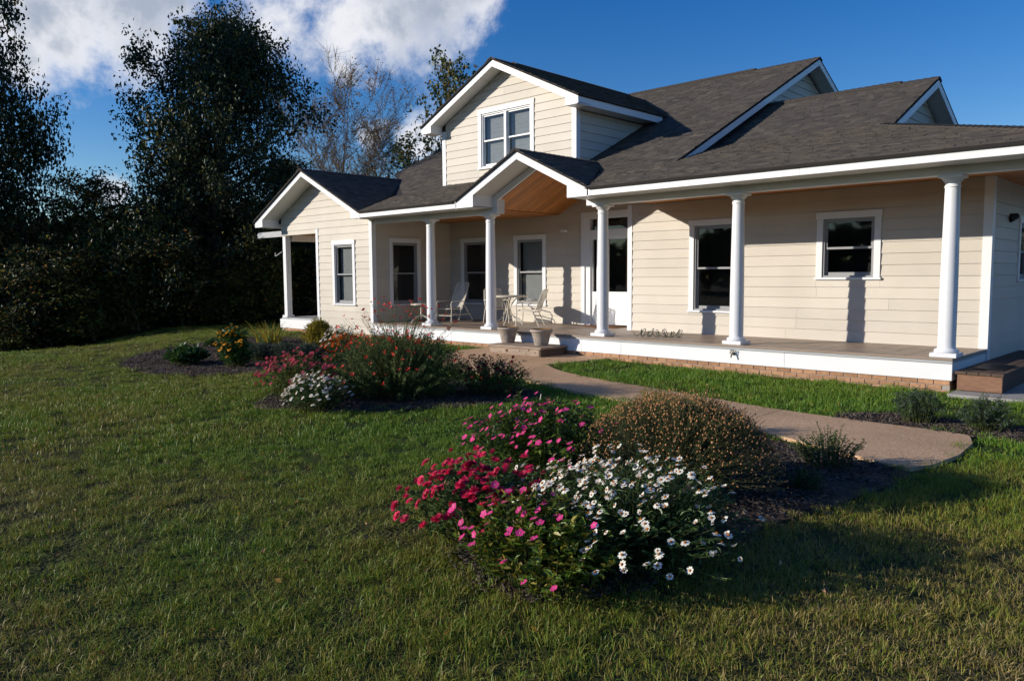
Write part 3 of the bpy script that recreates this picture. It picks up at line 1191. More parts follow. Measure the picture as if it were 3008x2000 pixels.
pine_flat(XW + 0.03, -12.13, B1 + 0.005, YD - 0.03)
pine_flat(-8.97, XR + 1.5, B1 + 0.005, YW + 0.06)
pine_flat(XR - 0.05, -1.36, YW + 0.061, 18.5)
vb = MB()
for s in (-1, 1):
    e = VX + s * 1.575
    za = VZ - VS * 1.575 - 0.21
    vb.prism([(VX, B1 + 0.01, VZ - 0.19), (e, B1 + 0.01, za + 0.02), (e, YD - 0.02, za + 0.02), (VX, YD - 0.02, VZ - 0.19)], (0, 0, 0.01))
vault = vb.build('porch_ceiling', 'wood_dark', house)
vault['label'] = 'vaulted pine board ceiling over the entry'
y = B1 + 0.01
while y < YD - 0.05:
    for s in (-1, 1):
        e = VX + s * 1.57
        za = VZ - VS * 1.57 - 0.21
        b = MB()
        b.prism([(VX, y + 0.002, VZ - 0.21), (e, y + 0.002, za), (e, y + 0.133, za), (VX, y + 0.133, VZ - 0.21)], (0, 0, 0.014))
        obj('board', b.mesh('board', 'pine'), vault)
    y += 0.137


def gable_trim(fn, ua, za, left, right_, slope, wall_n, depth=0.165, box=(None, None), zb=None, wallu=(None, None)):
    """Rake boards, sloping soffits and boxed eave returns of a gable whose rake lies in plane n = 0."""
    for s, ext in ((-1, left), (1, right_)):
        e = ua + s * ext
        ze = za - slope * ext
        m = MB()
        q = [fn(ua, 0, za), fn(e, 0, ze), fn(e, 0, ze - depth), fn(ua, 0, za - depth)]
        v = Vector(fn(ua, -0.022, za)) - Vector(fn(ua, 0, za))
        m.prism(q, v)
        m.build('rake_board', 'white', house)
        m = MB()
        d2 = depth - 0.012
        q = [fn(ua, -0.0225, za - d2), fn(e, -0.0225, ze - d2), fn(e, wall_n, ze - d2), fn(ua, wall_n, za - d2)]
        m.prism(q, (0, 0, 0.012))
        m.build('soffit', 'soffit', house)
        bx = box[0 if s < 0 else 1]
        if bx is not None:
            m = MB()
            zi = za - slope * abs(bx - ua) - depth + 0.02
            e_ = e - s * 0.026
            q = [fn(e_, 0.003, zb), fn(bx, 0.003, zb), fn(bx, 0.003, zi), fn(e_, 0.003, ze - 0.03)]
            v = Vector(fn(ua, wall_n + 0.012, 0)) - Vector(fn(ua, 0.003, 0))
            m.prism(q, v)
            m.build('eave_return', 'white', house)


# wing gable
gable_trim(front(YF), WAP[0], WAP[1], 2.53, 2.60, WS, -0.53, box=(-20.50, -16.17), zb=EZ - FT - 0.002)
m = MB()
m.box(-20.93, -20.905, YF + 0.03, 19.5, EZ - FT, EZ - 0.02)
m.build('fascia_board', 'white', house)
# entry gable
gable_trim(front(YF), VX, VZ, 1.775, 1.77, VS, -0.578, box=(-11.79, -9.27), zb=EZ - FT - 0.002)
for s in (-1, 1):
    m = MB()
    e = VX + s * 1.26
    q = [(VX, B0 - 0.002, VZ - 0.16), (e, B0 - 0.002, VZ - VS * 1.26 - 0.16), (e, B0 - 0.002, VZ - VS * 1.26 - 0.30), (VX, B0 - 0.002, VZ - 0.30)]
    m.prism(q, (0, 0.06, 0))
    m.build('rake_beam', 'white', house)
# dormer gable
DAP = (-13.12, 6.634)
gable_trim(front(13.0), DAP[0], DAP[1], 2.58, 2.57, 0.478, -0.388, box=(-15.33, -10.90), zb=5.235)
m = MB()
m.box(-10.572, -10.55, 13.03, 16.2, 5.235, 5.395)
m.build('fascia_board', 'white', house)
m = MB()
m.box(-10.92, -10.573, 13.42, 15.95, 5.237, 5.25)
m.build('soffit', 'soffit', house)
# main and lower gable ends facing the drive
gable_trim(right(-8.2), 19.6, 6.95, 6.55, 6.4, 0.4885, -0.4)
siding_wall(right(-8.58), [(13.4, 3.8), (25.6, 3.8), (19.6, 6.75)], z0=3.7, rnd=14)
gable_trim(right(-4.8), 17.2, 5.45, 2.55, 2.6, 0.4885, -0.35)
siding_wall(right(-5.13), [(14.9, 4.2), (19.4, 4.2), (17.2, 5.27)], z0=4.1, rnd=15)

# ---- roofs
class Roof:
    def __init__(self, name, label):
        self.name, self.label = name, label
        self.deck = MB()
        self.tabs = []

    def plane(self, poly, o, up, zo, g, shingles=True, seed=1, expo=0.135, thick=0.045):
        """poly in plan; up = plan direction of climb; zo = height at plan point o; g = rise per run."""
        up = Vector(up).normalized()
        al = Vector((up.y, -up.x))
        o = Vector(o)

        def P(a, t, h=0.0):
            q = o + al * a + up * t
            k = math.sqrt(1 + g * g)
            return Vector((q.x - up.x * g * h / k, q.y - up.y * g * h / k, zo + g * t + h / k))
        pl = ccw([((Vector(p) - o).dot(al), (Vector(p) - o).dot(up)) for p in poly])
        n = len(pl)
        top = [P(a, t) for a, t in pl]
        bot = [P(a, t, -thick) for a, t in pl]
        fs = [tuple(range(n)), tuple(range(n, 2 * n))[::-1]] + [(i, n + i, n + (i + 1) % n, (i + 1) % n) for i in range(n)]
        self.deck.add(top + bot, fs)
        if not shingles:
            return
        rr = random.Random(seed)
        e = expo / math.sqrt(1 + g * g)
        a0, a1 = min(p[0] for p in pl), max(p[0] for p in pl)
        t0, t1 = min(p[1] for p in pl), max(p[1] for p in pl)
        t = t0 - 0.02
        k = 0
        while t < t1:
            a = a0 - rr.uniform(0, 0.25)
            while a < a1:
                w = rr.choice((0.10, 0.13, 0.16, 0.19, 0.23))
                drop = rr.choice((0.0, 0.0, 0.012))
                c = clip_poly([(a, t - drop), (a + w - 0.002, t - drop), (a + w - 0.002, t + e + 0.01), (a, t + e + 0.01)], pl)
                if c and max(p[0] for p in c) - min(p[0] for p in c) > 0.02:
                    th = rr.uniform(0.007, 0.016)
                    m_ = len(c)
                    vs = [P(p[0], p[1], 0.0025 + th * max(0.0, 1 - (p[1] - t) / e)) for p in c] + [P(p[0], p[1], -0.004) for p in c]
                    ff = [tuple(range(m_))] + [(i, m_ + i, m_ + (i + 1) % m_, (i + 1) % m_) for i in range(m_)]
                    tint = min(1, max(0, rr.gauss(0.45, 0.16)))
                    cen = sum(vs[:m_], Vector()) / m_
                    self.tabs.append((vs, ff, tint, cen))
                a += w
            t += e
            k += 1

    def finish(self, singles=0):
        d = self.deck.build(self.name, 'roof_deck', house)
        d['label'] = self.label
        if not self.tabs:
            return d
        cp_ = Vector((0, 0, CAM_Z))
        self.tabs.sort(key=lambda q: (q[3] - cp_).length)

        def mk(tabs, nm):
            V, F, TT = [], [], []
            for vs, ff, tint, _ in tabs:
                b = len(V)
                V += vs
                TT += [tint] * len(vs)
                F += [tuple(i + b for i in f) for f in ff]
            me = bpy.data.meshes.new(nm)
            me.from_pydata(V, [], F)
            at = me.attributes.new('tint', 'FLOAT', 'POINT')
            at.data.foreach_set('value', TT)
            me.materials.append(MATS['shingle'])
            me.update()
            return me
        for tb_ in self.tabs[:singles]:
            obj('shingle', mk([tb_], 'shingle'), d)
        if self.tabs[singles:]:
            f = obj('shingle_courses', mk(self.tabs[singles:], 'shingle_courses'), d)
            f['kind'] = 'stuff'
        return d


G1, G2 = 0.29, 0.4885
E0 = 11.05                       # drip edge
KY = 13.06                       # where the porch slope meets the main slope
KZ = EZ + G1 * (KY - E0)
ro = Roof('roof', 'low slope of dark shingles over the porch')
ro.plane([(-15.80, E0), (-12.38, E0), (-11.12, KY), (-17.08, KY)], (0, E0), (0, 1), EZ, G1, seed=21)
ro.plane([(-8.76, E0), (-1.28, E0), (-3.32, KY), (-10.0, KY)], (0, E0), (0, 1), EZ, G1, seed=22)
ro.plane([(-8.6, KY), (-3.32, KY), (-4.97, 14.7), (-8.6, 14.7)], (0, E0), (0, 1), EZ, G1, seed=23)
ro.plane([(-1.28, E0), (-1.28, 20.0), (-4.97, 20.0), (-4.97, 14.7)], (-1.28, 0), (-1, 0), EZ, G1, seed=24, shingles=True)
ro.finish(300)
ro = Roof('roof', 'main shingle slope behind the dormer')
ro.plane([(-17.08, KY), (-11.12, KY), (-10.0, KY), (-8.2, KY), (-8.2, 19.6), (-19.7, 19.6), (-19.7, 15.2), (-18.39, 14.3)], (0, KY), (0, 1), KZ, G2, seed=31)
ro.plane([(-8.2, 19.6), (-8.2, 26.4), (-19.7, 26.4), (-19.7, 19.6)], (0, 26.4), (0, -1), KZ + G2 * 6.54 - G2 * 6.8, G2, shingles=False)
ro.finish(0)
ro = Roof('roof', 'lower shingle gable roof beside the main slope')
ro.plane([(-8.56, 14.7), (-4.8, 14.7), (-4.8, 17.2), (-8.56, 17.2)], (0, 14.7), (0, 1), EZ + G1 * (14.7 - E0), G2, seed=41)
ro.plane([(-8.56, 17.2), (-8.56, 20.2), (-4.8, 20.2), (-4.8, 17.2)], (0, 20.2), (0, -1), EZ + G1 * (14.7 - E0) + G2 * 2.5 - G2 * 3.0, G2, shingles=False)
ro.finish(0)
ro = Roof('roof', 'small gable roof over the entry')
yv = KY + (VZ + 0.02 - KZ) / G2
ro.plane([(VX, E0), (VX + 1.80, E0), (VX + 0.53, KY), (VX, yv)], (VX + 1.80, 0), (-1, 0), VZ + 0.02 - VS * 1.80, VS, seed=51, thick=0.03)
ro.plane([(VX, E0), (VX - 1.80, E0), (VX - 0.53, KY), (VX, yv)], (VX - 1.80, 0), (1, 0), VZ + 0.02 - VS * 1.80, VS, seed=52, thick=0.03)
ro.finish(0)
ro = Roof('roof', 'gable roof of the end wing')
ro.plane([(WAP[0], E0), (WAP[0] + 2.62, E0), (-17.05, KY), (WAP[0], 14.45)], (WAP[0] + 2.62, 0), (-1, 0), WAP[1] + 0.02 - WS * 2.62, WS, seed=61, thick=0.03)
ro.plane([(WAP[0], E0), (WAP[0] - 2.58, E0), (WAP[0] - 2.58, 19.6), (WAP[0], 19.6)], (WAP[0] - 2.58, 0), (1, 0), WAP[1] + 0.02 - WS * 2.58, WS, seed=62, thick=0.03)
ro.finish(0)
ro = Roof('roof', 'dormer gable roof of dark shingles')
for s in (-1, 1):
    ye = KY + (5.40 - KZ) / G2
    yr = KY + (DAP[1] + 0.02 - KZ) / G2
    ro.plane([(DAP[0], 12.96), (DAP[0] + s * 2.60, 12.96), (DAP[0] + s * 2.60, ye), (DAP[0], yr)], (DAP[0] + s * 2.60, 0), (-s, 0), DAP[1] + 0.02 - 0.478 * 2.60, 0.478, seed=71 + s, thick=0.03)
ro.finish(0)
# ridge caps
def ridge(p0, p1, w=0.14, g=0.48):
    p0, p1 = Vector(p0), Vector(p1)
    d = p1 - p0
    L_ = d.length
    d.normalize()
    s = d.cross(Vector((0, 0, 1))).normalized()
    n = max(1, int(L_ / 0.14))
    mb_ = MB()
    for i in range(n):
        a, b = p0 + d * (L_ * i / n), p0 + d * (L_ * (i + 1) / n + 0.02)
        h0, h1 = 0.030, 0.016
        vs = [a + Vector((0, 0, h0)), a + s * w + Vector((0, 0, h0 - w * g)), a - s * w + Vector((0, 0, h0 - w * g)),
              b + Vector((0, 0, h1)), b + s * w + Vector((0, 0, h1 - w * g)), b - s * w + Vector((0, 0, h1 - w * g))]
        vs += [v - Vector((0, 0, 0.022)) for v in vs]
        mb_.add(vs, [(0, 1, 4, 3), (0, 3, 5, 2), (0, 6, 7, 1), (0, 2, 8, 6), (1, 7, 10, 4), (2, 5, 11, 8)])
    o = mb_.build('ridge_cap', 'shingle', house)
    at = o.data.attributes.new('tint', 'FLOAT', 'POINT')
    at.data.foreach_set('value', [0.25] * len(o.data.vertices))


ridge((-19.7, 19.6, KZ + G2 * 6.54), (-8.2, 19.6, KZ + G2 * 6.54))
ridge((-8.5, 17.2, EZ + G1 * 3.65 + G2 * 2.5), (-4.8, 17.2, EZ + G1 * 3.65 + G2 * 2.5))
ridge((VX, E0, VZ + 0.02), (VX, yv, VZ + 0.02))
ridge((WAP[0], E0, WAP[1] + 0.02), (WAP[0], 14.4, WAP[1] + 0.02))
ridge((DAP[0], 12.96, DAP[1] + 0.02), (DAP[0], yr, DAP[1] + 0.02))
for a_, b_ in (((-19.0, 19.6, KZ + G2 * 6.54 + 0.035), (-9.9, 19.6, KZ + G2 * 6.54 + 0.035)), ((-8.5, 17.2, EZ + G1 * 3.65 + G2 * 2.5 + 0.03), (-5.5, 17.2, EZ + G1 * 3.65 + G2 * 2.5 + 0.03)), ((DAP[0], 13.7, DAP[1] + 0.045), (DAP[0], yr - 0.6, DAP[1] + 0.045))):
    ridge(a_, b_, w=0.13)
ridge((-1.28, E0, EZ + 0.004), (-4.97, 14.7, EZ + G1 * 3.65 + 0.004), g=0.2)

# ---- open porch in the wing
wp = MB()
wp.box(-20.56, -18.6, 11.66, 16.0, 0.36, 0.47)
wpf = wp.build('porch_floor', 'trim_grey', house)
wpf['label'] = 'grey plank floor of the wing porch'
for py in (11.74, 14.3, 15.9):
    p = MB()
    p.box(-20.40, -20.24, py - 0.08, py + 0.08, 0.47, 2.81).box(-20.45, -20.19, py - 0.12, py + 0.12, 0.471, 0.54)
    p.build('porch_post', 'white', house, bevel=0.004)
p = MB()
p.box(-20.42, -20.18, 11.85, 16.0, 2.66, 2.83).box(-20.35, -18.6, 15.8, 16.0, 2.66, 2.83)
p.build('porch_beam', 'white', house)
p = MB()
p.box(-20.4, -18.62, 11.77, 16.0, 2.835, 2.86)
p.build('porch_ceiling', 'pine', house)
p = MB()
p.box(-18.6, -18.5, 11.77, 19.4, 0.3, 3.0)
p.build('wall', 'siding', house)
p = MB()
p.box(-22.5, -20.96, 12.0, 12.02, 2.83, 2.95).box(-22.5, -20.96, 12.02, 15.5, 2.95, 3.0)
p.build('rear_eave', 'trim_grey', house)

# ------------------------------------------------------------------ ground, paths and beds


def grid_ground():
    xs = np.concatenate([np.linspace(-400, -45, 10), np.linspace(-40, 12, 105), np.linspace(16, 400, 10)])
    ys = np.concatenate([np.linspace(-400, -25, 10), np.linspace(-20, 30, 101), np.linspace(35, 400, 10)])
    X, Y = np.meshgrid(xs, ys)
    Z = ground_z(X, Y) + 0.02 * np.sin(X * 0.9 + 1) * np.cos(Y * 0.7) * 0.5
    V = np.stack([X, Y, Z], -1).reshape(-1, 3)
    nx, ny = len(xs), len(ys)
    i = np.arange(ny - 1)[:, None] * nx + np.arange(nx - 1)[None, :]
    i = i.reshape(-1, 1)
    F = i + np.array([[0, 1, nx + 1, nx]])
    return np_mesh('ground', V, F, 'turf', smooth=True)


def gzz(x, y):
    return gz(x, y) + 0.01 * math.sin(x * 0.9 + 1) * math.cos(y * 0.7)


tag(obj('ground', grid_ground()), kind='structure')


def sheet(name, outline, lift, m, thick=0.12, step=0.35, chamfer=False):
    """A flat paved or mulched area that follows the ground, with real edges."""
    bm = bmesh.new()
    vs = [bm.verts.new((x, y, 0)) for x, y in outline]
    bm.faces.new(vs)
    bmesh.ops.triangulate(bm, faces=bm.faces[:])
    for _ in range(6):
        lg = [e for e in bm.edges if e.calc_length() > step]
        if not lg:
            break
        bmesh.ops.subdivide_edges(bm, edges=lg, cuts=1)
        bmesh.ops.triangulate(bm, faces=bm.faces[:])
    r = bmesh.ops.extrude_face_region(bm, geom=bm.faces[:])
    newv = {v for v in r['geom'] if isinstance(v, bmesh.types.BMVert)}
    for v in bm.verts:
        z = gzz(v.co.x, v.co.y)
        v.co.z = z + lift if v in newv else z - thick
    bmesh.ops.recalc_face_normals(bm, faces=bm.faces[:])
    me = bpy.data.meshes.new(name)
    bm.to_mesh(me)
    bm.free()
    me.materials.append(MATS[m])
    return tag(obj(name, me), kind='structure')


def smooth_outline(pts, n=6):
    out = []
    m = len(pts)
    for i in range(m):
        p0, p1, p2, p3 = (Vector(pts[(i + k) % m]) for k in (-1, 0, 1, 2))
        for k in range(n):
            t = k / n
            q = 0.5 * ((2 * p1) + (p2 - p0) * t + (2 * p0 - 5 * p1 + 4 * p2 - p3) * t * t + (3 * p1 - p0 - 3 * p2 + p3) * t ** 3)
            out.append((q.x, q.y))
    return out


def open_curve(pts, n=6):
    out = []
    for i in range(len(pts) - 1):
        p0 = Vector(pts[max(i - 1, 0)])
        p1, p2 = Vector(pts[i]), Vector(pts[i + 1])
        p3 = Vector(pts[min(i + 2, len(pts) - 1)])
        for k in range(n):
            t = k / n
            q = 0.5 * ((2 * p1) + (p2 - p0) * t + (2 * p0 - 5 * p1 + 4 * p2 - p3) * t * t + (3 * p1 - p0 - 3 * p2 + p3) * t ** 3)
            out.append((q.x, q.y))
    return out + [tuple(pts[-1])]


PATH_UP = open_curve([(-8.92, 10.12), (-8.2, 9.66), (-7.2, 9.32), (-5.5, 9.02), (-4.18, 8.78), (-3.09, 8.70), (-2.15, 8.64), (-1.97, 8.50)])
PATH_LO = open_curve([(-2.0, 6.80), (-2.29, 6.86), (-2.83, 7.08), (-3.5, 7.36), (-4.24, 7.60), (-5.6, 7.95), (-7.1, 8.25), (-8.3, 8.62)])
PATH = PATH_UP + [(-1.88, 8.2), (-1.84, 7.6), (-1.9, 7.05)] + PATH_LO
for xa_, xb_ in ((-12.0, -6.306), (-6.294, -4.006), (-3.994, 0.0)):       # slabs with control joints
    sheet('path', clip_poly(ccw(PATH), [(xa_, 0), (xb_, 0), (xb_, 20), (xa_, 20)]), 0.035, 'aggregate')
PAD = [(-8.335, 8.64), (-8.945, 10.14), (-8.85, 10.7), (-8.7, 11.62), (-11.78, 11.62), (-11.85, 11.0), (-11.75, 10.4), (-11.2, 9.6), (-10.3, 8.95), (-9.3, 8.6)]
sheet('path', PAD, 0.032, 'aggregate')
DRIVE = [(-2.9, 11.25), (6.0, 11.6), (6.0, 22.0), (-2.9, 22.0)]
sheet('pavement', DRIVE, 0.045, 'concrete')
BED_ISLAND = smooth_outline([(-16.2, 5.75), (-14.2, 5.2), (-12.9, 5.45), (-12.2, 6.3), (-11.7, 7.4), (-11.6, 8.6), (-12.6, 9.6), (-14.9, 10.3), (-17.6, 10.3), (-18.6, 9.2), (-17.8, 7.2)])
BED_MID = smooth_outline([(-9.4, 4.95), (-8.7, 4.72), (-7.9, 5.25), (-7.2, 6.2), (-6.8, 7.2), (-7.0, 7.85), (-8.3, 8.1), (-9.4, 7.6), (-9.8, 6.2)])
BED_FRONT = smooth_outline([(-3.5, 3.15), (-2.85, 2.76), (-2.4, 2.9), (-2.2, 3.8), (-2.2, 4.6), (-2.05, 5.5), (-1.95, 6.4), (-2.05, 6.74), (-2.9, 6.98), (-4.0, 7.33), (-4.6, 7.4), (-4.6, 6.2), (-4.35, 5.0), (-3.9, 3.9)])
BED_STRIP = smooth_outline([(-3.35, 8.78), (-2.6, 8.74), (-1.9, 8.70), (-1.1, 8.66), (-0.9, 9.2), (-1.6, 9.5), (-2.6, 9.55), (-3.3, 9.3)])
BEDS = [BED_ISLAND, BED_MID, BED_FRONT, BED_STRIP]
for b_ in BEDS:
    sheet('garden_bed', b_, 0.018, 'mulch')
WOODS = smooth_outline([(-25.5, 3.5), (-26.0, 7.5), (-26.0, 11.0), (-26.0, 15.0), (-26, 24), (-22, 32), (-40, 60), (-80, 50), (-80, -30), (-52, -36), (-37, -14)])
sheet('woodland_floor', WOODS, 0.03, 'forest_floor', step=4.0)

# ------------------------------------------------------------------ things on and by the porch


def wood_step():
    x0, x1, y0, y1, z0, z1 = -11.07, -9.71, 10.85, 11.60, 0.10, 0.275
    t = thing('porch_step', ((x0 + x1) / 2, (y0 + y1) / 2, z0), 'knotty weathered wood box step in front of the porch', 'step')
    f = MB()
    f.box(x0, x1 - 0.045, y0, y0 + 0.04, z0, z1 - 0.04)
    fb = f.build('front_board', 'wood_grey', t, bevel=0.003)
    kn = MB()
    for kx, kz, r in ((x0 + 0.47, 0.17, 0.030), (x0 + 0.30, 0.145, 0.010), (x0 + 0.82, 0.185, 0.013), (x0 + 1.06, 0.21, 0.016), (x0 + 1.22, 0.17, 0.014), (x0 + 0.98, 0.135, 0.012)):
        kn.add([(kx + r * 1.3 * math.cos(a), y0 - 0.0015, kz + r * math.sin(a)) for a in [i * math.pi / 6 for i in range(12)]], [tuple(range(12))])
    obj('knots', kn.mesh('knots', 'knot'), fb)
    sd = MB()
    sd.box(x1 - 0.04, x1, y0, y1, z0, z1 - 0.04)
    sd.build('side_board', 'wood_dark', t, bevel=0.003)
    sd = MB()
    sd.box(x0, x0 + 0.04, y0 + 0.041, y1, z0, z1 - 0.04)
    sd.build('side_board', 'wood_grey', t)
    w = (y1 - y0 + 0.03) / 5
    for i in range(5):
        b = MB()
        b.box(x0 - 0.03, x1 + 0.03, y0 - 0.03 + i * w + 0.002, y0 - 0.03 + (i + 1) * w - 0.002, z1 - 0.038, z1)
        b.build('tread_board', 'wood_grey', t, bevel=0.003)


wood_step()


def pot(loc, label):
    t = thing('planter_pot', loc, label, 'flower pot', 'planters on the porch step')
    prof = [(0.0, 0.0), (0.112, 0.0), (0.122, 0.012), (0.120, 0.03), (0.126, 0.04), (0.135, 0.08), (0.150, 0.15), (0.163, 0.20), (0.168, 0.204), (0.166, 0.215), (0.170, 0.225), (0.176, 0.235), (0.190, 0.242), (0.199, 0.252), (0.201, 0.268), (0.197, 0.283), (0.188, 0.292), (0.178, 0.294)]
    part('body', MB().lathe(prof, 40).mesh('pot_body', 'pot'), t)
    part('rim', MB().lathe([(0.186, 0.2935), (0.178, 0.296), (0.168, 0.29), (0.162, 0.26), (0.158, 0.225)], 40).mesh('pot_rim', 'pot_rim', recalc=False), t)
    part('soil', MB().lathe([(0.159, 0.235), (0.08, 0.24), (0.0, 0.245)], 24).mesh('pot_soil', 'soil'), t)
    rel = MB()
    for k in range(4):
        a0 = k * math.pi / 2 - 0.8
        for (da, dz, r) in ((0, 0.135, .016), (0.12, 0.15, .014), (-0.12, 0.15, .014), (0.1, 0.115, .013), (-0.1, 0.115, .013), (0.0, 0.165, .013), (0.0, 0.1, .012), (0.3, 0.14, .010), (-0.3, 0.14, .010), (0.42, 0.125, .009), (-0.42, 0.125, .009), (0.36, 0.16, 0.008), (-0.36, 0.16, 0.008)):
            R0 = 0.150 + (dz - 0.15) * 0.22
            c = Vector((R0 * math.cos(a0 + da), R0 * math.sin(a0 + da), dz))
            nrm = Vector((math.cos(a0 + da), math.sin(a0 + da), 0))
            tg = Vector((-nrm.y, nrm.x, 0))
            ring = [c + (tg * math.cos(q) * 1.3 + Vector((0, 0, 1)) * math.sin(q)) * r for q in [i * math.pi / 4 for i in range(8)]]
            rel.add(ring + [c + nrm * 0.010], [(i, (i + 1) % 8, 8) for i in range(8)], smooth=True)
    part('relief', rel.mesh('pot_relief', 'pot'), t)
    t.rotation_euler = (0, 0, random.uniform(0, 6))
    t.scale = (1.12, 1.12, 1.08)


pot((-11.00, 11.30, 0.2755), 'stone-coloured planter pot on the step, nearer the chairs')
pot((-10.02, 11.22, 0.2755), 'stone-coloured planter pot on the step corner, farther from the chairs')


def webbing(mb, o, ux, uz, w, h, n=7, r=0.0075):
    """Diagonal strap lattice over a w x h panel."""
    o, ux, uz = Vector(o), Vector(ux), Vector(uz)
    nz = ux.cross(uz).normalized()
    for s in (1, -1):
        for i in range(-n, n + 1):
            x0 = i * w / n * 1.0
            pts = []
            for k in range(2):
                pass
            # line x = x0 + s*z*(w/h)*0.9
            zs = []
            kx = s * 0.75
            for zv in (0.0, h):
                zs.append((x0 + kx * zv, zv))
            (xa, za), (xb, zb) = zs
            # clip to [-w/2, w/2]
            def cl(xa, za, xb, zb):
                t0, t1 = 0.0, 1.0
                dx = xb - xa
                for lo_, sgn in ((-w / 2, 1), (w / 2, -1)):
                    fa = sgn * (xa - lo_)
                    fb = sgn * (xb - lo_)
                    if fa < 0 and fb < 0:
                        return None
                    if fa < 0:
                        t0 = max(t0, fa / (fa - fb))
                    if fb < 0:
                        t1 = min(t1, fa / (fa - fb))
                return (t0, t1) if t1 - t0 > 0.05 else None
            c = cl(xa, za, xb, zb)
            if c:
                p = [o + ux * (xa + (xb - xa) * t) + uz * (za + (zb - za) * t) for t in c]
                d = (p[1] - p[0]).normalized()
                sd = d.cross(nz) * r * 1.5
                up = nz * 0.002 * (1 + s)
                mb.prism([p[0] - sd + up, p[1] - sd + up, p[1] + sd + up, p[0] + sd + up], nz * 0.003)


def patio_chair(loc, rz, label, tall=False):
    t = thing('patio_chair', loc, label, 'chair', 'strap-woven patio chairs on the porch', rz)
    # local: faces -Y, x sideways
    w, r = 0.52, 0.0135
    sh_, bh = 0.40, (0.78 if tall else 0.52)
    lean = 0.36 if tall else 0.22
    sx = w / 2
    zb = sh_ + bh
    back = MB()
    yb0, yb1 = 0.22, 0.22 + lean
    pts = [(-sx + 0.02, yb0, sh_ - 0.02), (-sx + 0.01, yb0 + lean * 0.5, sh_ + bh * 0.5), (-sx + 0.03, yb1 - 0.02, zb - 0.03), (-sx + 0.07, yb1, zb), (sx - 0.07, yb1, zb), (sx - 0.03, yb1 - 0.02, zb - 0.03), (sx - 0.01, yb0 + lean * 0.5, sh_ + bh * 0.5), (sx - 0.02, yb0, sh_ - 0.02)]
    back.tube(pts, r, 8)
    bk = part('backrest', back.mesh('backrest', 'patio'), t)
    wb = MB()
    uz = Vector((0, lean, bh)).normalized()
    webbing(wb, (0, yb0 + 0.01, sh_ + 0.03), (1, 0, 0), uz, w - 0.06, Vector((0, lean, bh)).length - 0.06, 7 if not tall else 7)
    part('lattice', wb.mesh('lattice', 'patio'), bk)
    seat = MB()
    seat.tube([(-sx + 0.02, 0.24, sh_ - 0.03), (-sx + 0.02, -0.22, sh_ + 0.01), (-sx + 0.06, -0.26, sh_), (sx - 0.06, -0.26, sh_), (sx - 0.02, -0.22, sh_ + 0.01), (sx - 0.02, 0.24, sh_ - 0.03)], r, 8)
    seat.tube([(-sx + 0.02, 0.22, sh_ - 0.03), (sx - 0.02, 0.22, sh_ - 0.03)], r, 8)
    st = part('seat', seat.mesh('seat', 'patio'), t)
    ws = MB()
    webbing(ws, (0, -0.24, sh_ + 0.005), (1, 0, 0), Vector((0, 1, -0.07)).normalized(), w - 0.06, 0.45, 7)
    part('lattice', ws.mesh('lattice', 'patio'), st)
    for s in (-1, 1):
        x = s * (sx + 0.02)
        am = MB()
        am.tube([(x, -0.25, sh_ - 0.02), (x, -0.27, sh_ + 0.17), (x, -0.22, sh_ + 0.225), (x, 0.05, sh_ + 0.235), (x * 0.96, 0.22 + lean * 0.35, sh_ + 0.21)], r, 8)
        part('armrest', am.mesh('armrest', 'patio'), t)
        if tall:
            lg = MB()
            lg.tube([(x, -0.25, sh_ - 0.02), (x, -0.27, 0.012)], r, 8)
            part('leg', lg.mesh('leg', 'patio'), t)
            lg = MB()
            lg.tube([(x * 0.98, 0.18, sh_ + 0.1), (x, 0.06, 0.08), (x, 0.10, 0.014), (x, 0.60, 0.014), (x, 0.65, 0.05), (x, 0.60, 0.10), (x * 0.96, 0.30, sh_ + 0.12)], r, 8)
            part('leg', lg.mesh('leg', 'patio'), t)
        else:
            lg = MB()
            lg.tube([(x, -0.25, sh_ - 0.02), (x, -0.27, 0.012)], r * 1.1, 8)
            part('leg', lg.mesh('leg', 'patio'), t)
            lg = MB()
            lg.tube([(x * 0.97, 0.16, sh_ - 0.02), (x, 0.33, 0.012)], r * 1.1, 8)
            part('leg', lg.mesh('leg', 'patio'), t)
    t.scale = (0.88, 0.88, 0.83) if tall else (0.9, 0.9, 0.9)
    if tall:
        cr = MB()
        for yy, zz in ((-0.26, 0.2), (0.12, 0.22), (0.58, 0.22)):
            cr.tube([(-sx - 0.02, yy, zz), (sx + 0.02, yy, zz)], r * 0.8, 8)
        cr.tube([(-sx - 0.02, -0.26, 0.22), (-sx - 0.02, 0.58, 0.22)], r * 0.8, 8)
        cr.tube([(sx + 0.02, -0.26, 0.22), (sx + 0.02, 0.58, 0.22)], r * 0.8, 8)
        part('stretcher', cr.mesh('stretcher', 'patio'), t)
    return t


def facing(dx, dy):
    """Rotation that turns local -Y towards (dx, dy)."""
    return math.atan2(dy, dx) + math.pi / 2


patio_chair((-14.70, 13.02, FLOOR), facing(0.1, -1.0), 'tall-backed white strap chair beside the inside corner window', tall=True)
patio_chair((-13.38, 13.34, FLOOR), facing(0.75, -0.45), 'white strap chair half hidden behind the second column')
patio_chair((-12.02, 13.05, FLOOR), facing(-1.0, -0.5), 'white strap chair seen side-on at the round table, toward the door')


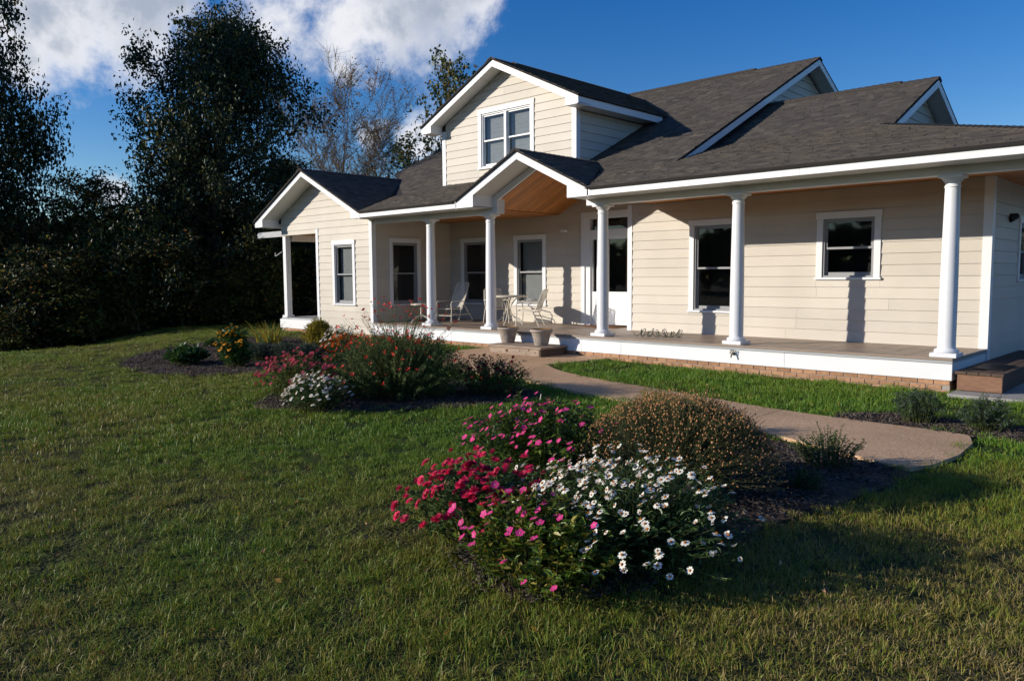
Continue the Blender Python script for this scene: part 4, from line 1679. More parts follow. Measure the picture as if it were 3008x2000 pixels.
def round_table(loc, R, h, label, big):
    t = thing('round_table' if big else 'side_table', loc, label, 'table')
    part('tabletop', MB().lathe([(0, h), (R - 0.01, h), (R, h - 0.008), (R, h - 0.035), (R - 0.012, h - 0.04), (R - 0.02, h - 0.02), (0, h - 0.02)], 48).mesh('tabletop', 'patio'), t)
    if big:
        for k in range(4):
            a = k * math.pi / 2 + 0.5
            c, s = math.cos(a), math.sin(a)
            lg = MB()
            prof = [(0.33, h - 0.03), (0.18, h - 0.08), (0.07, h - 0.22), (0.05, h - 0.34), (0.09, h - 0.45), (0.20, 0.12), (0.40, 0.012)]
            lg.tube([(q * c, q * s, z) for q, z in prof], 0.014, 8)
            part('leg', lg.mesh('leg', 'patio'), t)
        part('ring', MB().tube([(0.06 * math.cos(a), 0.06 * math.sin(a), h - 0.33) for a in [i * math.pi / 8 for i in range(17)]], 0.01, 6).mesh('ring', 'patio'), t)
    else:
        part('pedestal', MB().tube([(0, 0, h - 0.02), (0, 0, 0.16)], [0.03, 0.025], 12).mesh('pedestal', 'patio'), t)
        for k in range(3):
            a = k * 2 * math.pi / 3 + 0.4
            c, s = math.cos(a), math.sin(a)
            part('leg', MB().tube([(0, 0, 0.18), (0.1 * c, 0.1 * s, 0.15), (0.24 * c, 0.24 * s, 0.06), (0.30 * c, 0.30 * s, 0.012)], 0.016, 8).mesh('leg', 'patio'), t)


round_table((-12.70, 13.06, FLOOR), 0.47, 0.69, 'white round patio table between two strap chairs', True)
round_table((-15.15, 12.45, FLOOR), 0.26, 0.47, 'low white round side table near the end wing', False)


def coil_hose():
    t = thing('coil_hose', (-7.9, 12.1, FLOOR), 'dark green coiled garden hose lying on the porch floor', 'hose')
    pts = []
    n = 300
    for i in range(n):
        u = i / (n - 1)
        a = u * 2 * math.pi * 13
        rr = 0.062 + 0.014 * math.sin(u * 23)
        x = -8.28 + 0.78 * u + 0.028 * math.sin(u * 37) + 0.045 * math.sin(a) * math.sin(u * 9)
        pts.append((x, 12.02 + 0.22 * u + rr * math.cos(a) * 0.8, FLOOR + 0.012 + rr * (1 + math.sin(a))))
    pts = [(-8.40, 12.0, FLOOR + 0.09), (-8.38, 11.99, FLOOR + 0.05), (-8.33, 12.0, FLOOR + 0.014)] + pts
    h = MB()
    h.tube(pts, 0.006, 6)
    h.build('coil', 'hose', t)


coil_hose()


def faucet():
    x, y, z = -6.16, 11.625, 0.335
    t = thing('garden_tap', (x, y, z), 'bronze garden tap sticking out of the white porch skirt', 'tap')
    m = MB()
    m.tube([(x, y, z), (x, y - 0.055, z), (x + 0.0, y - 0.085, z - 0.02), (x, y - 0.095, z - 0.06)], 0.011, 8)
    m.build('spout', 'bronze', t)
    m = MB()
    m.tube([(x, y - 0.05, z), (x, y - 0.05, z + 0.03)], 0.006, 6)
    hz_ = z + 0.035
    for a in range(4):
        c, s = math.cos(a * math.pi / 2 + 0.6), math.sin(a * math.pi / 2 + 0.6)
        m.tube([(x, y - 0.055, hz_), (x + 0.05 * c, y - 0.062, hz_ + 0.05 * s)], 0.006, 6)
    m.tube([(x + 0.035 * math.cos(q), y - 0.062, hz_ + 0.035 * math.sin(q)) for q in [i * math.pi / 6 for i in range(13)]], 0.005, 6)
    m.build('handle', 'bronze', t)
    m = MB()
    m.lathe([(0.0, 0), (0.028, 0.0), (0.028, 0.006), (0, 0.007)], 16)
    fl_ = part('flange', m.mesh('flange', 'bronze'), t)
    fl_.rotation_euler = (math.pi / 2, 0, 0)


faucet()
dm = MB()
dm.box(-10.98, -10.02, 13.62, 14.10, FLOOR + 0.003, FLOOR + 0.018)
tag(dm.build('door_mat', 'mat_brown'), 'brown coir mat in front of the entry door', 'mat')


def wall_lamp():
    x, y, z = -11.92, YD - 0.02, 2.70
    t = thing('wall_lamp', (x, y, z), 'small white twin lamp on the entry wall', 'lamp')
    m = MB()
    m.lathe([(0, 0), (0.055, 0), (0.055, 0.012), (0.03, 0.02), (0, 0.02)], 20)
    b = part('back_plate', m.mesh('back_plate', 'white'), t)
    b.rotation_euler = (math.pi / 2, 0, 0)
    for s in (-1, 1):
        m = MB()
        m.lathe([(0.0, 0.0), (0.02, 0.0), (0.028, 0.03), (0.038, 0.085), (0.036, 0.09), (0.0, 0.08)], 16)
        h = part('lamp_head', m.mesh('lamp_head', 'white'), t, (s * 0.035, -0.03, 0.0), (math.radians(115), 0, s * 0.5))


wall_lamp()


def flood_light():
    x, y, z = XR + 0.02, 14.55, 2.50
    t = thing('flood_light', (x, y, z), 'black flood light on the shaded right end wall', 'lamp')
    m = MB()
    m.lathe([(0, 0), (0.05, 0), (0.05, 0.02), (0, 0.022)], 16)
    part('back_plate', m.mesh('back_plate', 'black'), t, (0, 0, 0), (0, math.pi / 2, 0))
    m = MB()
    m.tube([(0.0, 0, 0), (0.10, 0, 0.0)], 0.015, 8)
    part('arm', m.mesh('arm', 'black'), t)
    m = MB()
    m.lathe([(0, 0), (0.035, 0.0), (0.05, 0.04), (0.075, 0.13), (0.07, 0.135), (0.0, 0.12)], 20)
    part('lamp_head', m.mesh('lamp_head', 'black'), t, (0.10, -0.03, 0.03), (math.radians(-110), 0, math.radians(120)))


flood_light()


def side_steps():
    t = thing('side_steps', (-2.5, 12.4, 0.05), 'dark wood plank steps at the shaded end of the porch', 'steps')
    x0, x1, y0, y1 = XR + 0.06, -2.36, 11.62, 13.30
    f = MB()
    f.box(x0, x1 - 0.05, y0 + 0.02, y0 + 0.06, 0.06, 0.27)
    f.build('front_board', 'wood_red', t)
    p = MB()
    p.box(x1 - 0.05, x1, y0 + 0.02, y0 + 0.07, 0.06, 0.27)
    p.build('post', 'wood_red', t)
    p = MB()
    p.box(x1 - 0.045, x1 - 0.005, y0 + 0.07, 15.5, 0.06, 0.27)
    p.build('side_board', 'wood_dark', t)
    w = (x1 + 0.02 - x0 + 0.03) / 4
    for i in range(4):
        a = x0 - 0.03 + i * w
        b = MB()
        b.box(a + 0.003, a + w - 0.003, y0, 15.5, 0.272, 0.31)
        b.build('tread_board', 'wood_dark', t, bevel=0.003)
    m = MB()
    for i in range(9):
        m.box(-2.78 + i * 0.04, -2.78 + i * 0.04 + 0.02, 11.98, 12.75, 0.314, 0.326)
    for yy in (12.0, 12.36, 12.72):
        m.box(-2.78, -2.44, yy, yy + 0.02, 0.3125, 0.323)
    tag(m.build('door_mat', 'black'), 'black slatted mat on the dark side steps', 'mat')


side_steps()


def hook():
    t = thing('plant_hook', (-20.41, 11.63, 2.3), 'thin white scroll hook on the wing porch post', 'hook')
    m = MB()
    pts = [(-20.41, 11.63, 2.36), (-20.52, 11.6, 2.30), (-20.60, 11.58, 2.27)] + [(-20.66 + 0.05 * math.cos(a), 11.58, 2.29 + 0.05 * math.sin(a)) for a in [-0.9, -1.6, -2.4, -3.1, -3.9, -4.6]]
    m.tube(pts, 0.008, 6)
    m.build('bar', 'white', t)


hook()


def wing_chair():
    t = thing('porch_chair', (-20.1, 13.05, 0.47), 'white chair arm just visible inside the wing porch', 'chair')
    m = MB()
    m.tube([(-0.25, -0.25, 0.0), (-0.27, -0.25, 0.42), (-0.2, -0.25, 0.6), (0.1, -0.25, 0.62)], 0.018, 8)
    m.tube([(-0.25, 0.25, 0.0), (-0.27, 0.25, 0.42), (-0.2, 0.25, 0.6), (0.1, 0.25, 0.62)], 0.018, 8)
    part('armrest', m.mesh('armrest', 'patio'), t)
    m = MB()
    m.box(-0.25, 0.25, -0.24, 0.24, 0.36, 0.40)
    part('seat', m.mesh('seat', 'patio', bevel=0.01), t)
    m = MB()
    m.prism([(0.22, -0.24, 0.40), (0.22, 0.24, 0.40), (0.36, 0.24, 0.95), (0.36, -0.24, 0.95)], (0.03, 0, 0))
    part('backrest', m.mesh('backrest', 'patio'), t)
    for sx in (0.2,):
        for sy in (-0.22, 0.22):
            part('leg', MB().tube([(sx, sy, 0.36), (sx + 0.05, sy, 0.0)], 0.018, 8).mesh('leg', 'patio'), t)


wing_chair()

# ------------------------------------------------------------------ flowers and shrubs


def flower_mesh(name, petals, R, wid, m_petal, m_eye, eye_r=0.25, layers=1, cup=0.15, eye_h=0.5):
    """A flower head facing +Z: folded petals in one or more rings round a domed eye."""
    V, F, M = [], [], []

    def add(v, f, mi):
        o = len(V)
        V.extend(v)
        for q in f:
            F.append(tuple(i + o for i in q))
            M.append(mi)
    for ly in range(layers):
        rr = R * (1 - 0.22 * ly)
        n = petals - ly
        for k in range(n):
            a = 2 * math.pi * k / n + ly * 0.4 + random.uniform(-.08, .08)
            c, s = math.cos(a), math.sin(a)
            lift = cup * rr * (1 + ly * 1.6) * random.uniform(0.6, 1.4)
            hw = wid * rr * 0.5
            b = rr * eye_r * 0.6

            def P(r_, t_, z_):
                return (r_ * c - t_ * s, r_ * s + t_ * c, z_)
            z0 = ly * R * 0.10
            add([P(b, 0, z0), P(rr * .6, -hw, z0 + lift * .7), P(rr * .98, -hw * .55, z0 + lift), P(rr * 1.0, hw * .55, z0 + lift), P(rr * .6, hw, z0 + lift * .7)],
                [(0, 1, 2), (0, 2, 3), (0, 3, 4)], 0)
    er = R * eye_r
    ze = layers * R * 0.08
    ring = [(er * math.cos(i * math.pi / 3), er * math.sin(i * math.pi / 3), ze) for i in range(6)]
    ring2 = [(er * .6 * math.cos(i * math.pi / 3 + .5), er * .6 * math.sin(i * math.pi / 3 + .5), ze + er * eye_h) for i in range(6)]
    add(ring + ring2, [(i, (i + 1) % 6, 6 + i) for i in range(6)] + [((i + 1) % 6, 6 + (i + 1) % 6, 6 + i) for i in range(6)] + [(6, 7, 8), (6, 8, 9), (6, 9, 10), (6, 10, 11)], 1)
    me = bpy.data.meshes.new(name)
    me.from_pydata(V, [], F)
    me.materials.append(MATS[m_petal])
    me.materials.append(MATS[m_eye])
    me.polygons.foreach_set('material_index', M)
    me.update()
    return me


def head_matrix(p, n, spin, sc):
    q = Vector(n).normalized().to_track_quat('Z', 'Y')
    return Matrix.Translation(p) @ q.to_matrix().to_4x4() @ Matrix.Rotation(spin, 4, 'Z') @ Matrix.Scale(sc, 4)


def dome_points(n, rx, ry, h, seed, base=0.1, power=0.5, lumps=0.18):
    """Tips of stems over a lumpy mound: returns (n,3) points on its outside and the radial out vector."""
    r = np.random.default_rng(seed)
    a = r.uniform(0, 2 * np.pi, n)
    q = r.uniform(0, 1, n) ** power
    ph = r.uniform(0, 6, 4)
    lump = 1 + lumps * np.sin(a * 3 + ph[0]) * np.sin(q * 5 + ph[1]) + lumps * 0.6 * np.sin(a * 7 + ph[2])
    x = rx * q * np.cos(a) * lump
    y = ry * q * np.sin(a) * lump
    z = h * (base + (1 - base) * np.sqrt(np.clip(1 - q ** 2.2, 0, 1))) * (1 + lumps * r.normal(0, 0.5, n))
    P = np.stack([x, y, np.maximum(z, 0.03)], 1)
    out = unit(np.stack([x / rx ** 1.2, y / ry ** 1.2, 0.35 + z / h], 1))
    return P, out, q


def plant(name, loc, label, cat, group=None):
    x, y = loc
    return thing(name, (x, y, gzz(x, y) + 0.015), label, cat, group)


def stems_and_leaves(P, seed, leaf_len, leaf_w, per, spread=0.35, root=0.35, r0=0.003, lo=0.25, droop=0.0, pair=False):
    """Curved stems from the crown of the plant to the points P, with leaves along them."""
    r = np.random.default_rng(seed)
    n = len(P)
    R0 = P * np.array([root, root, 0]) + r.normal(0, 0.015, (n, 3)) * np.array([1, 1, 0])
    M = R0 * 0.45 + P * 0.55 + np.stack([-P[:, 0] * 0.08, -P[:, 1] * 0.08, P[:, 2] * 0.12], 1)
    parts_ = []
    V1, F1 = twig_arrays(R0, M, r0, r0 * 0.8)
    V2, F2 = twig_arrays(M, P, r0 * 0.8, r0 * 0.5)
    stems = [(V1, F1, 0), (V2, F2, 0)]
    t = r.uniform(lo, 1.0, (n, per))
    a = t[..., None]
    C = np.where(a < 0.55, R0[:, None] + (M - R0)[:, None] * (a / 0.55), M[:, None] + (P - M)[:, None] * ((a - 0.55) / 0.45))
    ax = unit(P - R0)[:, None, :]
    D = r.normal(size=(n, per, 3)) * np.array([1, 1, spread]) + ax * 0.45 + np.array([0, 0, 0.15 - droop])
    C = C.reshape(-1, 3)
    D = unit(D.reshape(-1, 3))
    L = leaf_len * r.uniform(0.6, 1.2, len(C))
    W = leaf_w * r.uniform(0.7, 1.2, len(C))
    return stems, C, D, L, W


LEAF_ONE = {}


def one_leaf_mesh(m):
    if m not in LEAF_ONE:
        vs = [(0, 0, 0), (0.3, 0.42, 0.16), (0.62, 0.45, 0.14), (1, 0, -0.12), (0.62, -0.45, 0.14), (0.3, -0.42, 0.16), (0.45, 0, 0.0)]
        me = bpy.data.meshes.new('leaf')
        me.from_pydata(vs, [], [(0, 6, 1), (1, 6, 2), (2, 6, 3), (3, 6, 4), (4, 6, 5), (5, 6, 0)])
        me.materials.append(MATS[m])
        me.update()
        LEAF_ONE[m] = me
    return LEAF_ONE[m]


def leaf_objects(t, C, D, L, W, mats, seed, toward):
    """The leaves that show best as single leaves; the index of the others is returned."""
    r = np.random.default_rng(seed)
    score = C @ toward + r.normal(0, 0.05, len(C))
    order = np.argsort(-score)
    pick = order[:300]
    for i in pick:
        d = Vector(D[i])
        up = Vector((r.normal(0, .35), r.normal(0, .35), 1.0))
        s = d.cross(up).normalized() * -1
        n = d.cross(s)
        m = Matrix(((d.x * L[i], s.x * W[i], n.x * L[i], C[i, 0]), (d.y * L[i], s.y * W[i], n.y * L[i], C[i, 1]), (d.z * L[i], s.z * W[i], n.z * L[i], C[i, 2]), (0, 0, 0, 1)))
        o = bpy.data.objects.new('leaf', one_leaf_mesh(mats[int(r.integers(len(mats)))]))
        COL.objects.link(o)
        o.parent = t
        o.matrix_local = m
    return order[300:]


def put_flowers(t, me_list, P, N, seed, size=(0.8, 1.15), name='flower'):
    r = np.random.default_rng(seed)
    for p, n in zip(P, N):
        o = bpy.data.objects.new(name, me_list[int(r.integers(len(me_list)))])
        COL.objects.link(o)
        o.parent = t
        o.matrix_local = head_matrix(Vector(p), n, r.uniform(0, 6), r.uniform(*size))


def stuff_part(name, parent, arrays, mats):
    V, F, M = merge(arrays)
    o = part(name, np_mesh(name, V, F, mats, M), parent)
    o['kind'] = 'stuff'
    return o


def to_cam(loc):
    v = np.array([-loc[0], -loc[1], 1.2])
    return v / np.linalg.norm(v)


FL = {
    'white': [flower_mesh('white_flower', 8, 0.024, 0.62, 'petal_white', 'flower_eye', 0.34, 1, c, 0.8) for c in (0.05, -0.15, 0.16)] + [flower_mesh('white_flower', 7, 0.021, 0.66, 'petal_white', 'flower_eye', 0.36, 1, 0.6, 0.9), flower_mesh('white_flower', 9, 0.026, 0.5, 'petal_white', 'flower_eye', 0.30, 1, -0.3, 0.7)],
    'pink': [flower_mesh('pink_flower', 5, 0.019, 0.95, 'petal_pink', 'flower_eye_pale', 0.14, 1, c, 0.3) for c in (0.05, 0.2)],
    'magenta': [flower_mesh('magenta_flower', 13, 0.027, 0.42, 'petal_magenta', 'flower_eye', 0.2, 3, c, 0.4) for c in (0.12, 0.25)],
    'dusty': [flower_mesh('dusty_flower', 12, 0.030, 0.45, 'petal_dusty', 'petal_magenta', 0.3, 3, c, 0.6) for c in (0.2, 0.35)],
    'dry': [flower_mesh('dry_flower', 12, 0.025, 0.4, 'petal_dry', 'petal_dry', 0.3, 3, -0.2, 0.5)],
    'red': [flower_mesh('red_flower', 4, 0.021, 0.8, 'petal_red', 'petal_red', 0.3, 1, 0.5, 0.8), flower_mesh('red_flower', 3, 0.018, 0.9, 'petal_red', 'petal_red', 0.3, 1, 0.9, 1.2)],
    'orange': [flower_mesh('orange_flower', 8, 0.030, 0.62, 'petal_orange', 'flower_eye', 0.3, 2, 0.12, 0.5)],
    'gold': [flower_mesh('gold_flower', 10, 0.035, 0.5, 'petal_gold', 'flower_eye_dark', 0.3, 1, -0.1, 0.9)],
    'crimson': [flower_mesh('crimson_flower', 11, 0.026, 0.45, 'petal_crimson', 'flower_eye_dark', 0.25, 3, 0.2, 0.5)],
}


def flowering(name, loc, label, cat, rx, ry, h, stems_n, flower_key, flowers_n, leaf_mats, leaf_len, leaf_w, per, seed, group=None,
              fsize=(0.8, 1.15), single_leaves=False, root=0.35, lumps=0.18, base=0.1, power=0.5, flower_out=0.02, stem_mat='stem', spread=0.35, extra=None, q_min=0.0, lo=0.25, droop=0.0, fup=0.9):
    t = plant(name, loc, label, cat, group)
    P, out, q = dome_points(stems_n, rx, ry, h, seed, base, power, lumps)
    stems, C, D, L, W = stems_and_leaves(P, seed + 1, leaf_len, leaf_w, per, spread, root, lo=lo, droop=droop)
    V, F, M = merge(stems)
    part('stems', np_mesh('stems', V, F, stem_mat), t)['kind'] = 'stuff'
    idx = np.arange(len(C))
    if single_leaves:
        idx = leaf_objects(t, C, D, L, W, leaf_mats, seed + 2, to_cam(loc))
    r = np.random.default_rng(seed + 3)
    mi = r.integers(len(leaf_mats), size=len(idx))
    arr = []
    for k in range(len(leaf_mats)):
        s = idx[mi == k]
        if len(s):
            v, f = leaf_arrays(C[s], D[s], L[s], W[s])
            arr.append((v, f, k))
    stuff_part('foliage', t, arr, leaf_mats)
    if flowers_n:
        cand = np.where(q >= q_min)[0]
        # blooms crowd the sunny upper side that faces the open lawn
        face = unit(to_cam(loc) * 0.5 + np.array(SUN_DIR) * 0.6 + np.array([0, 0, 0.35]))
        sel = cand[np.argsort(-(out[cand] @ face + r.normal(0, 0.30, len(cand))))[:flowers_n]]
        N = unit(out[sel] * 0.45 + np.array([0, 0, fup * 0.75]) + np.array(SUN_DIR) * 0.5 + r.normal(0, 0.38, (len(sel), 3)))
        put_flowers(t, FL[flower_key], P[sel] + out[sel] * flower_out, N, seed + 4, fsize)
    if extra:
        for key, n, sz in extra:
            sel = r.choice(len(P), n, replace=False)
            N = unit(out[sel] + r.normal(0, 0.3, (n, 3)))
            put_flowers(t, FL[key], P[sel] * 0.97 + out[sel] * 0.01, N, seed + 9, sz)
    return t


# the bed nearest the camera
flowering('pink_vinca', (-2.68, 2.98), 'leafy pink-flowered vinca at the very front of the near bed', 'flowering plant', 0.52, 0.42, 0.42, 200, 'pink', 42, ['leaf_vinca', 'leaf_vinca', 'leaf_yellowing'], 0.058, 0.022, 20, 101, 'plants of the near flower bed', single_leaves=True, fsize=(1.0, 1.3), flower_out=0.03, base=0.35, root=0.6, lumps=0.12, lo=0.12)
flowering('white_zinnia', (-2.50, 3.58), 'mound of white daisy-like zinnias with orange eyes in the near bed', 'flowering plant', 0.70, 0.60, 0.50, 620, 'white', 300, ['leaf_zinnia', 'leaf_zinnia', 'leaf_green'], 0.050, 0.012, 10, 111, 'plants of the near flower bed', base=0.25, root=0.45, lumps=0.2, flower_out=0.05, fsize=(0.62, 1.02), single_leaves=True, fup=0.9, extra=[('dry', 16, (0.4, 0.75))])
flowering('magenta_zinnia', (-3.42, 3.28), 'spreading crimson-pink double zinnias at the lawn edge of the near bed', 'flowering plant', 0.50, 0.48, 0.42, 260, 'magenta', 130, ['leaf_zinnia', 'leaf_green'], 0.055, 0.016, 16, 121, 'plants of the near flower bed', base=0.25, root=0.45, lumps=0.2, extra=[('dry', 9, (0.8, 1.2))], fsize=(0.8, 1.4), single_leaves=True, flower_out=0.03)
flowering('pink_vinca', (-4.12, 4.70), 'dark leafy pink vinca behind the crimson zinnias', 'flowering plant', 0.74, 0.60, 0.56, 300, 'pink', 120, ['leaf_vinca', 'leaf_green'], 0.058, 0.020, 22, 131, 'plants of the near flower bed', base=0.3, root=0.55, lumps=0.16, fsize=(1.0, 1.5), single_leaves=True, lo=0.15)


def globe_bush():
    loc = (-3.06, 4.96)
    t = plant('button_bush', loc, 'large round twiggy bush dotted with small orange seed heads', 'shrub', 'plants of the near flower bed')
    P, out, q = dome_points(1500, 0.76, 0.74, 0.69, 141, 0.12, 0.5, 0.06)
    stems, C, D, L, W = stems_and_leaves(P, 142, 0.035, 0.0035, 12, 0.9, 0.12, r0=0.0022, lo=0.35)
    # side twigs near the tips
    r = np.random.default_rng(143)
    A = np.repeat(P * 0.86, 2, 0)
    B = np.repeat(P, 2, 0) + r.normal(0, 0.035, (len(P) * 2, 3))
    stems.append((*twig_arrays(A, B, 0.0016, 0.001), 0))
    V, F, M = merge(stems)
    part('twigs', np_mesh('twigs', V, F, 'leaf_twig'), t)['kind'] = 'stuff'
    stuff_part('foliage', t, [(*leaf_arrays(C, D, L, W), 0)], ['leaf_grey'])
    # seed heads
    tips = np.concatenate([P + out * 0.008, B[r.random(len(B)) < 0.35]])
    n = len(tips)
    rad = r.uniform(0.0045, 0.0085, n)[:, None]
    octa = np.array([[1, 0, 0], [-1, 0, 0], [0, 1, 0], [0, -1, 0], [0, 0, 1.25], [0, 0, -1.25]])
    V = (tips[:, None] + octa[None] * rad[:, None]).reshape(-1, 3)
    f = np.array([[0, 2, 4], [2, 1, 4], [1, 3, 4], [3, 0, 4], [2, 0, 5], [1, 2, 5], [3, 1, 5], [0, 3, 5]])
    F = (np.arange(n)[:, None, None] * 6 + f[None]).reshape(-1, 3)
    stuff_part('seed_heads', t, [(V, F, 0)], ['bud_orange'])


globe_bush()
flowering('golden_shrub', (-4.3, 6.55), 'bright yellow feathery shrub peeking over the orange-dotted bush', 'shrub', 0.36, 0.33, 0.46, 170, None, 0, ['leaf_golden'], 0.045, 0.006, 26, 151, 'plants of the near flower bed', spread=0.8)
flowering('herb_clump', (-2.52, 6.42), 'loose green herb clump beside the near edge of the path', 'shrub', 0.30, 0.24, 0.30, 90, None, 0, ['leaf_green', 'leaf_grey'], 0.022, 0.011, 34, 161, 'plants of the near flower bed', base=0.3, root=0.6, lumps=0.3)
flowering('herb_clump', (-2.38, 5.62), 'low dark herb mound in the shade right of the orange-dotted bush', 'shrub', 0.16, 0.16, 0.15, 60, None, 0, ['leaf_green', 'leaf_grey'], 0.02, 0.008, 20, 166, 'plants of the near flower bed', base=0.3, root=0.6)
# lavender by the far side of the path
flowering('lavender', (-2.62, 9.12), 'green lavender shrub by the far path edge, nearer the door', 'shrub', 0.30, 0.26, 0.34, 130, None, 0, ['leaf_lav', 'leaf_green'], 0.05, 0.006, 26, 171, 'lavender beside the path', base=0.35, root=0.5, lumps=0.2, spread=0.9)
flowering('lavender', (-1.98, 9.08), 'green lavender shrub by the far path edge, nearer the drive', 'shrub', 0.32, 0.26, 0.32, 130, None, 0, ['leaf_lav', 'leaf_green'], 0.05, 0.006, 26, 176, 'lavender beside the path', base=0.35, root=0.5, lumps=0.2, spread=0.9)

# the middle bed


def red_salvia():
    loc = (-8.35, 6.45)
    t = plant('red_salvia', loc, 'big airy bush with scattered small red flowers before the porch', 'shrub', 'plants of the middle flower bed')
    P, out, q = dome_points(700, 1.15, 1.0, 0.84, 181, 0.12, 0.48, 0.12)
    P2, out2, _ = dome_points(130, 0.80, 0.72, 1.22, 182, 0.62, 0.6, 0.12)
    stems, C, D, L, W = stems_and_leaves(P, 183, 0.036, 0.014, 60, 0.9, 0.5, r0=0.0022, lo=0.12)
    st2, C2, D2, L2, W2 = stems_and_leaves(P2, 184, 0.022, 0.008, 12, 0.9, 0.2, r0=0.0025, lo=0.5)
    V, F, M = merge(stems + st2)
    part('stems', np_mesh('stems', V, F, 'leaf_twig'), t)['kind'] = 'stuff'
    stuff_part('foliage', t, [(*leaf_arrays(C, D, L, W), 0), (*leaf_arrays(C2, D2, L2, W2), 0)], ['leaf_salvia'])
    r = np.random.default_rng(185)
    PP = np.concatenate([P[:190], P2[:70]])
    NN = unit(np.concatenate([out[:190], out2[:70]]) + r.normal(0, 0.4, (260, 3)))
    put_flowers(t, FL['red'], PP + NN * 0.03, NN, 186, (0.9, 1.6))


red_salvia()
flowering('white_zinnia', (-8.27, 5.12), 'small white zinnia mound on the lawn side of the red-flowered bush', 'flowering plant', 0.46, 0.40, 0.40, 240, 'white', 190, ['leaf_zinnia', 'leaf_green'], 0.05, 0.014, 10, 191, 'plants of the middle flower bed', base=0.2, root=0.5, fsize=(0.8, 1.1))
flowering('dusty_zinnia', (-9.0, 5.32), 'faded dusty-red zinnias behind the small white mound', 'flowering plant', 0.62, 0.50, 0.56, 240, 'dusty', 130, ['leaf_zinnia', 'leaf_green', 'leaf_yellowing'], 0.05, 0.016, 14, 201, 'plants of the middle flower bed', base=0.3, root=0.5, fsize=(0.8, 1.15))
flowering('crimson_zinnia', (-7.45, 7.32), 'dark crimson zinnias in shade beside the concrete pad', 'flowering plant', 0.66, 0.46, 0.46, 230, 'crimson', 80, ['leaf_green', 'leaf_zinnia'], 0.05, 0.018, 14, 211, 'plants of the middle flower bed', base=0.3, root=0.5, lumps=0.25, extra=[('pink', 8, (0.8, 1.0))], fsize=(0.8, 1.15))
# the far island bed
flowering('orange_zinnia', (-12.35, 8.25), 'bright orange zinnias between the white flowers and the red-flowered bush', 'flowering plant', 0.42, 0.36, 0.42, 130, 'orange', 85, ['leaf_green', 'leaf_zinnia'], 0.05, 0.018, 14, 221, 'plants of the far island bed', base=0.25, root=0.5, fsize=(0.9, 1.3))
flowering('white_zinnia', (-13.3, 8.85), 'pale white zinnia clump between golden conifer and orange flowers', 'flowering plant', 0.44, 0.38, 0.50, 150, 'white', 110, ['leaf_zinnia', 'leaf_green'], 0.05, 0.016, 14, 231, 'plants of the far island bed', base=0.25, root=0.5, fsize=(0.9, 1.3))
flowering('golden_conifer', (-14.95, 9.35), 'small golden conifer ball in front of the wing', 'shrub', 0.38, 0.36, 0.58, 420, None, 0, ['leaf_golden'], 0.07, 0.012, 26, 241, 'plants of the far island bed', base=0.15, root=0.25, lumps=0.14, spread=0.9)
for i_, (lx, ly) in enumerate(((-13.75, 7.30), (-13.25, 7.55), (-12.75, 7.75))):
    flowering('catmint', (lx, ly), ('grey-blue lavender mound at the lawn end of its low row', 'grey-blue lavender mound in the middle of its low row', 'grey-blue lavender mound at the house end of its low row')[i_], 'shrub', 0.36, 0.30, 0.33, 150, None, 0, ['leaf_lav', 'leaf_grey'], 0.06, 0.009, 24, 251 + i_ * 7, 'low grey-blue row in the far island bed', base=0.35, root=0.55, spread=0.9, lumps=0.1)


def iris():
    t = plant('iris', (-16.85, 9.25), 'clump of upright yellowing sword leaves by the wing porch', 'perennial', 'plants of the far island bed')
    r = np.random.default_rng(261)
    for k in range(95):
        bx, by = r.normal(0, 0.16), r.normal(0, 0.13)
        h = r.uniform(0.3, 0.62)
        lean = np.array([bx * 1.1 + r.normal(0, .1), by * 1.1 + r.normal(0, .1)])
        w = r.uniform(0.012, 0.022)
        a = r.uniform(0, 6)
        s = np.array([math.cos(a), math.sin(a), 0]) * w
        pts = []
        for u in (0, 0.4, 0.75, 1.0):
            c = np.array([bx + lean[0] * u * u, by + lean[1] * u * u, h * u * (1 - 0.12 * u)])
            pts += [c - s * (1 - u * 0.9), c + s * (1 - u * 0.9)]
        me = bpy.data.meshes.new('leaf_blade')
        me.from_pydata([tuple(p) for p in pts], [], [(0, 1, 3, 2), (2, 3, 5, 4), (4, 5, 7, 6)])
        me.materials.append(MATS[('leaf_golden', 'leaf_yellowing', 'leaf_green', 'leaf_gold')[int(r.choice(4, p=[.3, .35, .25, .1]))]])
        part('leaf_blade', me, t)


iris()
flowering('coneflower', (-13.28, 6.55), 'dark clump of golden black-eyed daisies on the island mulch', 'flowering plant', 0.34, 0.30, 0.62, 120, 'gold', 55, ['leaf_hosta', 'leaf_green'], 0.10, 0.045, 14, 271, 'plants of the far island bed', base=0.15, root=0.5, lumps=0.3, fsize=(1.0, 1.4))
flowering('broadleaf_clump', (-14.35, 6.15), 'low dark broad-leaved clump on the lawn side of the island bed', 'shrub', 0.42, 0.34, 0.30, 90, None, 0, ['leaf_hosta', 'leaf_green'], 0.14, 0.07, 12, 281, 'plants of the far island bed', base=0.25, root=0.5, single_leaves=False)
flowering('broadleaf_clump', (-17.2, 8.0), 'tiny broad-leaved seedling clump at the back of the island bed', 'shrub', 0.24, 0.2, 0.15, 30, None, 0, ['leaf_hosta', 'leaf_green'], 0.11, 0.06, 8, 291, 'plants of the far island bed', base=0.25, root=0.5)


# ------------------------------------------------------------------ trees


